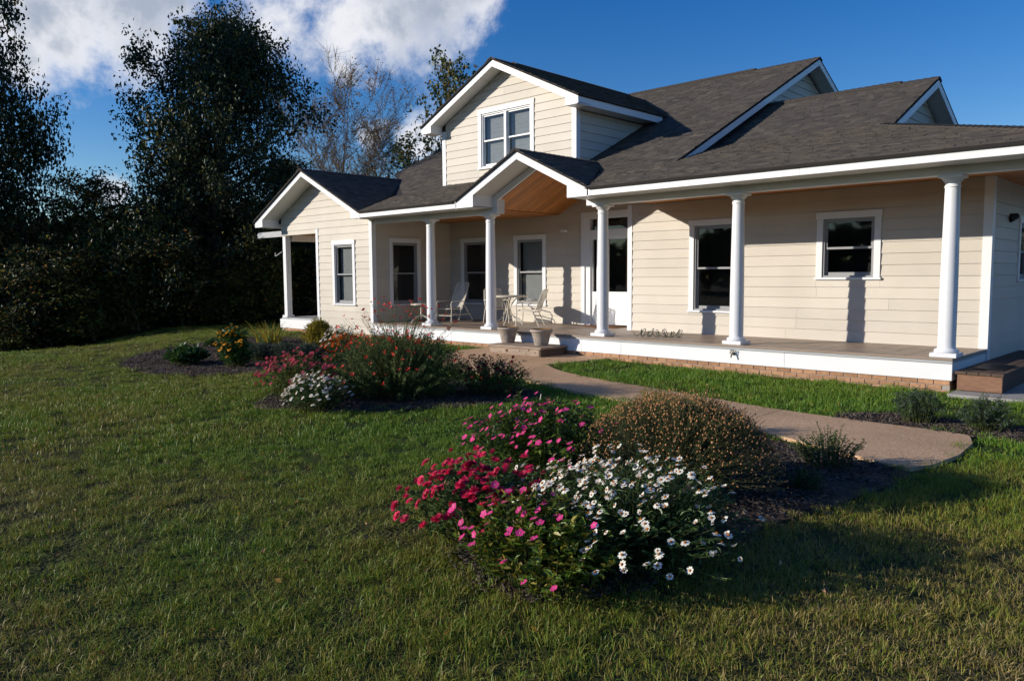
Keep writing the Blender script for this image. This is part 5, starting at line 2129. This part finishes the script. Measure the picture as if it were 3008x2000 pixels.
def tree_skeleton(seed, H, crown_r, trunk_r, first=0.25, n_limbs=14, levels=2, up=0.5, shape='oval', twist=0.35):
    """Trunk and limbs as tubes; returns the builder and the twig ends."""
    r = random.Random(seed)
    mb = MB()
    ends = []

    def limb(p, d, L, rad, lev):
        pts, rads = [Vector(p)], [rad]
        n = 5
        dd = Vector(d).normalized()
        for i in range(n):
            dd = (dd + Vector((r.gauss(0, .13), r.gauss(0, .13), r.gauss(0.05, .08))) * twist * 1.6 + Vector((0, 0, up * 0.12))).normalized()
            pts.append(pts[-1] + dd * (L / n))
            rads.append(rad * (1 - 0.82 * (i + 1) / n))
        mb.tube(pts, rads, 5 if lev else 7, cap=False)
        ends.append((pts[-1], dd, lev))
        ends.append((pts[3], dd, lev))
        if lev < levels:
            k = r.randint(3, 5)
            for j in range(k):
                i = r.randint(1, n)
                a = r.uniform(0, 6.28)
                side = dd.orthogonal().normalized()
                side = Matrix.Rotation(a, 3, dd) @ side
                nd = (dd * r.uniform(0.4, 0.9) + side * r.uniform(0.5, 1.0) + Vector((0, 0, up * 0.3))).normalized()
                limb(pts[i], nd, L * r.uniform(0.4, 0.62), max(rads[i] * 0.7, 0.012), lev + 1)

    tp, tr = [Vector((0, 0, -0.1))], [trunk_r * 1.35]
    dd = Vector((0, 0, 1))
    n = 9
    for i in range(n):
        dd = (dd + Vector((r.gauss(0, .05), r.gauss(0, .05), 0))).normalized()
        tp.append(tp[-1] + dd * (H * 0.93 / n))
        tr.append(trunk_r * (1 - 0.92 * ((i + 1) / n) ** 1.1))
    mb.tube(tp, tr, 9, cap=False)
    for i in range(n_limbs):
        f = first + (0.97 - first) * (i + r.random()) / n_limbs
        k = f * n
        a = int(min(k, n - 1))
        p = tp[a].lerp(tp[a + 1], k - a)
        az = i * 2.4 + r.uniform(-.4, .4)
        if shape == 'oval':
            rad = crown_r * math.sin(math.pi * min(1, max(0.06, (f - first * 0.7) / (1.06 - first * 0.7)))) ** 0.7
        elif shape == 'ovate':
            rad = crown_r * min(1.0, max(0.04, (1.03 - f) / 0.48) ** 0.75)
        elif shape == 'cone':
            rad = crown_r * (1.02 - f) / (1 - first) + 0.35
        else:
            rad = crown_r * (0.55 + 0.45 * f)
        el = 0.15 + up * f
        d = Vector((math.cos(az), math.sin(az), el))
        limb(p, d, max(0.5, rad), max(0.02, tr[a] * 0.55), 1)
    return mb, ends


def crown_mesh(ends, seed, per_end, spread, leaf_len, leaf_w, mats, weights, droop=0.25):
    r = np.random.default_rng(seed)
    E = np.array([tuple(e[0]) for e in ends])
    n = len(E) * per_end
    # leaves gather in tufts about the twig ends
    tuft = np.repeat(E, 3, 0) + r.normal(0, spread * 0.75, (len(E) * 3, 3))
    C = tuft[r.integers(len(tuft), size=n)] + r.normal(0, spread * 0.38, (n, 3)) * np.array([1, 1, 0.8])
    D = r.normal(size=(n, 3)) + np.array([0, 0, -droop])
    L = leaf_len * r.uniform(0.6, 1.25, n)
    W = leaf_w * r.uniform(0.7, 1.25, n)
    m = r.choice(len(mats), size=n, p=weights)
    arr = []
    for k in range(len(mats)):
        s = m == k
        if s.any():
            arr.append((*leaf_arrays(C[s], unit(D[s]), L[s], W[s], up=unit(r.normal(size=(s.sum(), 3)))), k))
    V, F, M = merge(arr)
    return np_mesh('crown', V, F, mats, M)


TREE_KIND = {}


def tree_kind(key, **k):
    if key not in TREE_KIND:
        mb, ends = tree_skeleton(k['seed'], k['H'], k['R'], k['tr'], k.get('first', 0.2), k.get('limbs', 14), k.get('levels', 2), k.get('up', 0.5), k.get('shape', 'oval'), k.get('twist', 0.35))
        tm = mb.mesh('trunk', k.get('bark', 'bark'), recalc=False)
        tw = None
        if k.get('twigs'):
            r2 = np.random.default_rng(k['seed'] + 5)
            E_ = np.repeat(np.array([tuple(e[0]) for e in ends]), k['twigs'], 0)
            D_2 = np.repeat(np.array([tuple(e[1]) for e in ends]), k['twigs'], 0)
            d2 = unit(D_2 + r2.normal(0, 0.55, E_.shape))
            A_ = E_ - D_2 * r2.uniform(0, 0.5, (len(E_), 1))
            tw = np_mesh('twigs', *twig_arrays(A_, A_ + d2 * r2.uniform(0.3, 0.8, (len(E_), 1)), 0.008, 0.003), k.get('bark', 'bark'))
        if k.get('lev_min'):
            ends = [e for e in ends if e[2] >= k['lev_min']]
        if k.get('keep', 1.0) < 1.0:
            rr = random.Random(k['seed'])
            ends = [e for e in ends if rr.random() < k['keep'] * (1.6 if e[0].z > k['H'] * 0.7 else 0.6)]
        cm = crown_mesh(ends, k['seed'] + 1, k['per'], k['spread'], k['ll'], k['lw'], k['mats'], k['wts'])
        TREE_KIND[key] = (tm, cm, tw)
    return TREE_KIND[key]


def tree(key, name, loc, label, group, rz=0.0, sc=1.0, scz=None):
    tm, cm, tw = TREE_KIND[key]
    x, y = loc
    t = thing(name, (x, y, gzz(x, y)), label, 'tree', group, rz)
    t.scale = (sc, sc, scz or sc)
    part('trunk', tm, t)
    part('crown', cm, t)
    if tw:
        part('twigs', tw, t)['kind'] = 'stuff'
    return t


tree_kind('oak', seed=301, H=11.0, R=3.0, tr=0.24, first=0.05, limbs=40, levels=3, up=0.30, per=32, spread=0.40, ll=0.155, lw=0.09, mats=['leaf_oak', 'leaf_dark', 'leaf_autumn'], wts=[.55, .37, .08], shape='ovate')
tree_kind('dense', seed=311, H=11.5, R=3.2, tr=0.2, first=0.06, limbs=28, levels=3, up=0.3, per=22, spread=0.40, ll=0.15, lw=0.085, mats=['leaf_dark', 'leaf_oak', 'leaf_autumn'], wts=[.6, .34, .06], shape='cone')
tree_kind('young', seed=321, H=6.5, R=1.9, tr=0.09, first=0.08, limbs=20, levels=2, up=0.55, per=44, spread=0.36, ll=0.16, lw=0.085, mats=['leaf_oak', 'leaf_autumn', 'leaf_rust', 'leaf_dark'], wts=[.34, .32, .18, .16], shape='oval', bark='bark_pale')
tree_kind('bush', seed=331, H=3.4, R=1.7, tr=0.05, first=0.03, limbs=16, levels=2, up=0.6, per=40, spread=0.34, ll=0.15, lw=0.085, mats=['leaf_dark', 'leaf_oak', 'leaf_autumn', 'leaf_rust'], wts=[.5, .3, .13, .07], shape='vase')
tree_kind('olive_bush', seed=336, H=3.2, R=1.5, tr=0.05, first=0.03, limbs=16, levels=2, up=0.6, per=34, spread=0.34, ll=0.14, lw=0.08, mats=['leaf_olive', 'leaf_autumn', 'leaf_rust', 'leaf_oak'], wts=[.60, .15, .04, .21], shape='vase', bark='bark_pale')  # lighter kind of bush, sunlit look put into its leaf colour
tree_kind('bare', seed=345, H=9.0, R=4.3, tr=0.17, first=0.12, limbs=30, levels=3, up=0.8, per=4, spread=0.3, ll=0.13, lw=0.08, mats=['leaf_gold', 'leaf_rust', 'leaf_autumn'], wts=[.6, .2, .2], shape='vase', bark='bark_pale', keep=0.4, twist=0.3, twigs=9)
tree_kind('poplar', seed=351, H=12.0, R=2.3, tr=0.16, first=0.25, limbs=26, levels=2, up=0.6, per=15, spread=0.34, ll=0.20, lw=0.17, mats=['leaf_poplar', 'leaf_gold', 'leaf_oak'], wts=[.66, .12, .22], shape='oval', bark='bark_pale')


def ground_at(px, dist):
    v = at_dist(px, 1000, dist)
    return (v.x, v.y)


WG = 'trees at the edge of the dark wood'
tree('oak', 'oak_tree', ground_at(655, 26.5), 'tallest full dark oak standing between the wood and the house', WG, 0.4, 0.80, 1.05)
tree('oak', 'wood_tree', ground_at(-25, 27.0), 'tall dark tree cut by the left edge of the photo', WG, 2.7, 0.76, 1.42)
tree('young', 'young_tree', ground_at(255, 27.5), 'small rusty-topped young tree in the gap left of the oak', WG, 1.0, 0.9, 0.80)
tree('young', 'young_tree', ground_at(365, 30.0), 'slim young tree in the gap, nearest the oak', WG, 2.4, 0.75, 0.66)
tree('young', 'young_tree', ground_at(150, 26.0), 'yellow-green young tree beside the tall left tree', WG, 4.0, 0.75, 0.66)
tree('dense', 'wood_tree', ground_at(850, 33.0), 'dark tree behind the wing gable, right of the oak', WG, 1.3, 0.8, 0.60)
tree('dense', 'wood_tree', ground_at(560, 32.0), 'shaded lower tree behind the oak on the lawn side', WG, 2.2, 0.75, 0.66)
tree('bare', 'bare_tree', ground_at(1020, 34.0), 'nearly bare tree with a few golden leaves behind the wing roof', 'trees behind the house', 0.5, 0.92, 0.82)
tree('poplar', 'poplar_tree', ground_at(1330, 36.0), 'narrow poplar with turning leaves beside the dormer peak', 'trees behind the house', 0.2, 0.66, 0.95)
tree('poplar', 'poplar_tree', ground_at(1195, 33.0), 'short leafy tree top between the bare tree and the dormer', 'trees behind the house', 2.2, 0.7, 0.60)
BX = [(10, 23.5), (150, 24.0), (280, 24.5), (410, 25.0), (540, 25.0), (670, 25.2), (790, 26.0), (870, 27.5), (950, 30), (70, 26), (220, 27.0), (350, 27.5), (480, 28), (610, 29), (740, 29.5), (-120, 24), (-260, 25)]
BN = ['nearest the photo edge', 'below the yellow-green young tree', 'below the rusty young tree', 'below the slim young tree', 'just left of the oak foot', 'at the oak foot', 'seen past the wing porch post', 'seen through the wing porch opening', 'hidden deep behind the wing']
for i_, (bx_, bd_) in enumerate(BX):
    lb = 'dark leafy thicket shrub along the wood edge, ' + BN[i_] if i_ < len(BN) else 'second-row thicket shrub in the dark behind ' + ['the yellow-green young tree', 'the rusty young tree', 'the slim young tree', 'the gap beside the oak', 'the oak trunk', 'the house side of the oak', 'the left photo edge', 'the far left photo edge'][i_ - len(BN)]
    tree('olive_bush' if i_ % 3 != 1 else 'bush', 'thicket_shrub', ground_at(bx_, bd_), lb, 'thicket along the wood edge', i_ * 1.7, 0.8 + 0.3 * ((i_ * 7) % 5) / 4, (0.45 if i_ < 7 else 0.75) + 0.4 * ((i_ * 3) % 5) / 4)
# the wood goes on beyond the left edge of the picture, towards the sun, and back behind the front trees
rr_ = random.Random(77)
deep = [(-31.5, 8.0, 0), (-35, 3.0, 1), (-39, -2.0, 1), (-43, -6.5, 1), (-48, -11.5, 1), (-39, 6.5, 1), (-43.5, 1.0, 1), (-47.5, -4.0, 1), (-30, 12.5, 0), (-34, 13, 0), (-33, 17.5, 0), (-38, 12, 0), (-31, 22, 0), (-37, 20, 0), (-34, 26, 0), (-30.5, 30, 0), (-42, 16, 0), (-41, 24, 0)]
for i_, (x, y, tall) in enumerate(deep):
    x, y = x + rr_.uniform(-.5, .5), y + rr_.uniform(-.5, .5)
    tree('dense' if i_ % 2 else 'oak', 'wood_tree', (x, y), 'shaded tree deeper in the dark wood', 'trees deeper in the wood', i_ * 2.1, rr_.uniform(0.9, 1.02) if tall else rr_.uniform(0.7, 0.8), rr_.uniform(0.85, 1.0) if tall else rr_.uniform(0.36, 0.42))


def unseen_treeline():
    """Unseen ring of foliage, added on the horizon to darken window reflections."""
    r = np.random.default_rng(401)
    n = 26000
    az = r.uniform(0, 2 * np.pi, n)
    h = 9.0 + 2.5 * np.sin(az * 9) + 2.0 * np.sin(az * 23 + 1)
    R = 120 + 10 * np.sin(az * 5) + r.normal(0, 4, n)
    z = h * r.uniform(0, 1, n) ** 0.8
    C = np.stack([R * np.cos(az), R * np.sin(az), z], 1)
    keep = ~((C[:, 0] > -70) & (C[:, 1] > 0) & (C[:, 0] < 0) & (C[:, 1] < 60))
    C = C[keep]
    V, F = leaf_arrays(C, r.normal(size=C.shape), 2.6, 2.0, up=unit(r.normal(size=C.shape)))
    o = obj('added_treeline', np_mesh('added_treeline', V, F, 'leaf_oak'))
    tag(o, 'unseen ring of woods added to darken window reflections', 'woods', kind='stuff')


unseen_treeline()


# ------------------------------------------------------------------ grass and mulch chips


def clump(seed, n, rad, hgt, wid, lean):
    r = np.random.default_rng(seed)
    a = r.uniform(0, 2 * np.pi, n)
    q = rad * np.sqrt(r.uniform(0, 1, n))
    B = np.stack([q * np.cos(a), q * np.sin(a), np.full(n, -0.004)], 1)
    h = hgt * r.uniform(0.45, 1.15, n)
    ld = r.normal(0, lean, (n, 2)) + np.array([0.0, 0.0])
    w = wid * r.uniform(0.6, 1.3, n)
    sa = r.uniform(0, np.pi, n)
    S = np.stack([np.cos(sa), np.sin(sa), np.zeros(n)], 1) * w[:, None] * 0.5
    M = B + np.stack([ld[:, 0] * h * 0.35, ld[:, 1] * h * 0.35, h * 0.6], 1)
    T = B + np.stack([ld[:, 0] * h, ld[:, 1] * h, h * (1 - 0.25 * np.minimum(1, np.linalg.norm(ld, axis=1)))], 1)
    V = np.stack([B - S, B + S, M + S * 0.85, M - S * 0.85, T], 1).reshape(-1, 3)
    i = np.arange(n)[:, None] * 5
    F = np.concatenate([i + np.array([[0, 1, 2]]), i + np.array([[0, 2, 3]]), i + np.array([[3, 2, 4]])], 0)
    return np_mesh('grass_clump', V, F, 'grass_blade')


def chip_clump(seed, n, rad):
    r = np.random.default_rng(seed)
    V, F = [], []
    for k in range(n):
        a = r.uniform(0, 6.28)
        q = rad * math.sqrt(r.uniform())
        c = np.array([q * math.cos(a), q * math.sin(a), r.uniform(0.0, 0.012)])
        l, w, h = r.uniform(0.006, 0.022), r.uniform(0.003, 0.007), r.uniform(0.002, 0.005)
        b = r.uniform(0, 6.28)
        ux = np.array([math.cos(b), math.sin(b), r.normal(0, .25)])
        uy = np.array([-math.sin(b), math.cos(b), r.normal(0, .25)])
        o = len(V)
        for z in (0, 1):
            for (i, j) in ((-1, -1), (1, -1), (1, 1), (-1, 1)):
                V.append(c + ux * l * i + uy * w * j + np.array([0, 0, h * z]))
        F += [[o + 4, o + 5, o + 6, o + 7], [o, o + 1, o + 5, o + 4], [o + 1, o + 2, o + 6, o + 5], [o + 2, o + 3, o + 7, o + 6], [o + 3, o, o + 4, o + 7]]
    return np_mesh('chip_clump', np.array(V), np.array(F), 'bark_chip')


def scatter(name, P, rotz, tilt, scale, idx, lib, label, cat):
    """One object whose points carry scattered copies of the library meshes (geometry nodes)."""
    n = len(P)
    me = bpy.data.meshes.new(name)
    me.vertices.add(n)
    me.vertices.foreach_set('co', np.asarray(P, np.float32).ravel())
    for nm, tp, arr in (('rot', 'FLOAT_VECTOR', np.stack([tilt[:, 0], tilt[:, 1], rotz], 1)), ('scl', 'FLOAT_VECTOR', scale), ('pick', 'INT', idx)):
        a = me.attributes.new(nm, tp, 'POINT')
        if tp == 'INT':
            a.data.foreach_set('value', np.asarray(arr, np.int32))
        else:
            a.data.foreach_set('vector', np.asarray(arr, np.float32).ravel())
    o = obj(name, me)
    tag(o, label, cat, kind='stuff')
    ng = bpy.data.node_groups.new(name + '_nodes', 'GeometryNodeTree')
    ng.interface.new_socket('Geometry', in_out='INPUT', socket_type='NodeSocketGeometry')
    ng.interface.new_socket('Geometry', in_out='OUTPUT', socket_type='NodeSocketGeometry')
    N, L = ng.nodes.new, ng.links.new
    gi, go = N('NodeGroupInput'), N('NodeGroupOutput')
    iop = N('GeometryNodeInstanceOnPoints')
    ci = N('GeometryNodeCollectionInfo')
    ci.inputs['Collection'].default_value = lib
    ci.inputs['Separate Children'].default_value = True
    ci.inputs['Reset Children'].default_value = True
    iop.inputs['Pick Instance'].default_value = True

    def attr(nm, tp):
        a = N('GeometryNodeInputNamedAttribute')
        a.data_type = tp
        a.inputs['Name'].default_value = nm
        return a.outputs['Attribute']
    L(gi.outputs[0], iop.inputs['Points'])
    L(ci.outputs[0], iop.inputs['Instance'])
    L(attr('pick', 'INT'), iop.inputs['Instance Index'])
    e2r = N('FunctionNodeEulerToRotation')
    L(attr('rot', 'FLOAT_VECTOR'), e2r.inputs[0])
    L(e2r.outputs[0], iop.inputs['Rotation'])
    L(attr('scl', 'FLOAT_VECTOR'), iop.inputs['Scale'])
    L(iop.outputs[0], go.inputs[0])
    md = o.modifiers.new('scatter', 'NODES')
    md.node_group = ng
    return o


def in_poly(X, Y, poly):
    inside = np.zeros(len(X), bool)
    n = len(poly)
    for i in range(n):
        x0, y0 = poly[i]
        x1, y1 = poly[(i + 1) % n]
        c = ((y0 > Y) != (y1 > Y)) & (X < (x1 - x0) * (Y - y0) / (y1 - y0 + 1e-12) + x0)
        inside ^= c
    return inside


lib_g = bpy.data.collections.new('grass_clumps')
for k in range(8):
    lib_g.objects.link(bpy.data.objects.new('clump_%02d' % k, clump(500 + k, 58, 0.085, 0.048 + 0.006 * (k % 3), 0.0032, 0.6)))
for k in range(8, 14):      # coarser tufts for the middle distance
    lib_g.objects.link(bpy.data.objects.new('clump_%02d' % k, clump(500 + k, 70, 0.16, 0.068, 0.0058, 0.45)))


def noise2(X, Y, s, seed):
    r = np.random.default_rng(seed)
    v = np.zeros_like(X)
    for k in range(5):
        a = r.uniform(0, 6.28)
        f = s * (0.7 + 0.4 * k)
        v += np.sin((X * math.cos(a) + Y * math.sin(a)) * f + r.uniform(0, 6)) / (1 + 0.4 * k)
    return v / 2.4


def lawn():
    r = np.random.default_rng(601)
    pts = []
    # wedge seen from the terrace of the lawn where the photographer stood, with a margin either side
    for d0, d1, dens in ((1.6, 4.5, 150), (4.5, 8.0, 105), (8.0, 13.0, 46), (13.0, 19.0, 26), (19.0, 27.0, 16)):
        a0, a1 = math.radians(134 - 44), math.radians(134 + 42)
        area = 0.5 * (a1 - a0) * (d1 ** 2 - d0 ** 2)
        n = int(area * dens)
        a = r.uniform(a0, a1, n)
        d = np.sqrt(r.uniform(d0 ** 2, d1 ** 2, n))
        pts.append(np.stack([d * np.cos(a), d * np.sin(a), d], 1))
    P = np.concatenate(pts)
    X, Y, d = P.T
    bad = in_poly(X, Y, PATH) | in_poly(X, Y, PAD) | in_poly(X, Y, DRIVE)
    for b in BEDS:
        bad |= in_poly(X, Y, b)
    bad |= (Y > 11.60) & (X > -20.55) & (X < -2.8)
    bad |= in_poly(X, Y, WOODS)
    keep = ~bad
    X, Y, d = X[keep], Y[keep], d[keep]
    n = len(X)
    Z = ground_z(X, Y) + 0.01 * np.sin(X * 0.9 + 1) * np.cos(Y * 0.7)
    far_ = d > 8.0
    idx = np.where(far_, 8 + r.integers(6, size=n), r.integers(8, size=n))
    lush = 1.0 + 0.25 * noise2(X, Y, 1.3, 3) + 0.35 * sstep(6.0, 9.5, Y) * sstep(6.5, 3.0, np.abs(X + 5.0)) 
    sc = r.uniform(0.75, 1.25, n) * lush
    S = np.stack([r.uniform(0.9, 1.2, n), r.uniform(0.9, 1.2, n), np.clip(sc, 0.45, 1.8)], 1)
    S[:, 2] *= np.where(far_, 0.8, 1.0)
    scatter('lawn_grass', np.stack([X, Y, Z], 1), r.uniform(0, 6.28, n), r.normal(0, 0.12, (n, 2)), S, idx, lib_g, 'mown lawn grass, greener near the house and drier in front', 'grass')


lawn()
lib_c = bpy.data.collections.new('chip_clumps')
for k in range(5):
    lib_c.objects.link(bpy.data.objects.new('chips_%02d' % k, chip_clump(700 + k, 44, 0.14)))


def mulch():
    r = np.random.default_rng(611)
    out = []
    for b in BEDS:
        B = np.array(b)
        lo, hi = B.min(0), B.max(0)
        n = int((hi - lo).prod() * 42)
        X, Y = r.uniform(lo[0], hi[0], n), r.uniform(lo[1], hi[1], n)
        k = in_poly(X, Y, b)
        out.append(np.stack([X[k], Y[k]], 1))
    P = np.concatenate(out)
    Z = ground_z(P[:, 0], P[:, 1]) + 0.01 * np.sin(P[:, 0] * 0.9 + 1) * np.cos(P[:, 1] * 0.7) + 0.016
    n = len(P)
    scatter('mulch_chips', np.column_stack([P, Z]), r.uniform(0, 6.28, n), r.normal(0, 0.05, (n, 2)), np.repeat(r.uniform(0.8, 1.3, n)[:, None], 3, 1), r.integers(5, size=n), lib_c, 'brown bark chips covering the flower beds', 'mulch')


mulch()


lib_l = bpy.data.collections.new('fallen_leaves_library')
for k, mm in enumerate(('leaf_rust', 'leaf_gold', 'petal_dry', 'leaf_yellowing')):
    v_, f_ = leaf_arrays(np.array([[0, 0, 0.0]]), np.array([[1.0, 0, 0.1]]), 0.05, 0.03, fold=0.3, up=np.array([[0, 0.1, 1.0]]))
    lib_l.objects.link(bpy.data.objects.new('fallen_%02d' % k, np_mesh('fallen_leaf', v_, f_, mm)))


def lawn_scatter():
    r = np.random.default_rng(621)

    def pts(n, d0, d1):
        a = r.uniform(math.radians(134 - 42), math.radians(134 + 40), n)
        d = np.sqrt(r.uniform(d0 ** 2, d1 ** 2, n))
        X, Y = d * np.cos(a), d * np.sin(a)
        bad = in_poly(X, Y, PATH) | in_poly(X, Y, PAD) | in_poly(X, Y, DRIVE) | ((Y > 11.5) & (X > -20.6))
        for b in BEDS:
            bad |= in_poly(X, Y, b)
        return X[~bad], Y[~bad]
    X, Y = pts(650, 2.2, 13)
    n = len(X)
    scatter('fallen_leaves', np.stack([X, Y, ground_z(X, Y) + r.uniform(0.02, 0.055, n)], 1), r.uniform(0, 6.28, n), r.normal(0, 0.5, (n, 2)), np.repeat(r.uniform(0.5, 1.0, n)[:, None], 3, 1), r.integers(4, size=n), lib_l, 'few small fallen autumn leaves lying in the lawn', 'leaves')


lawn_scatter()
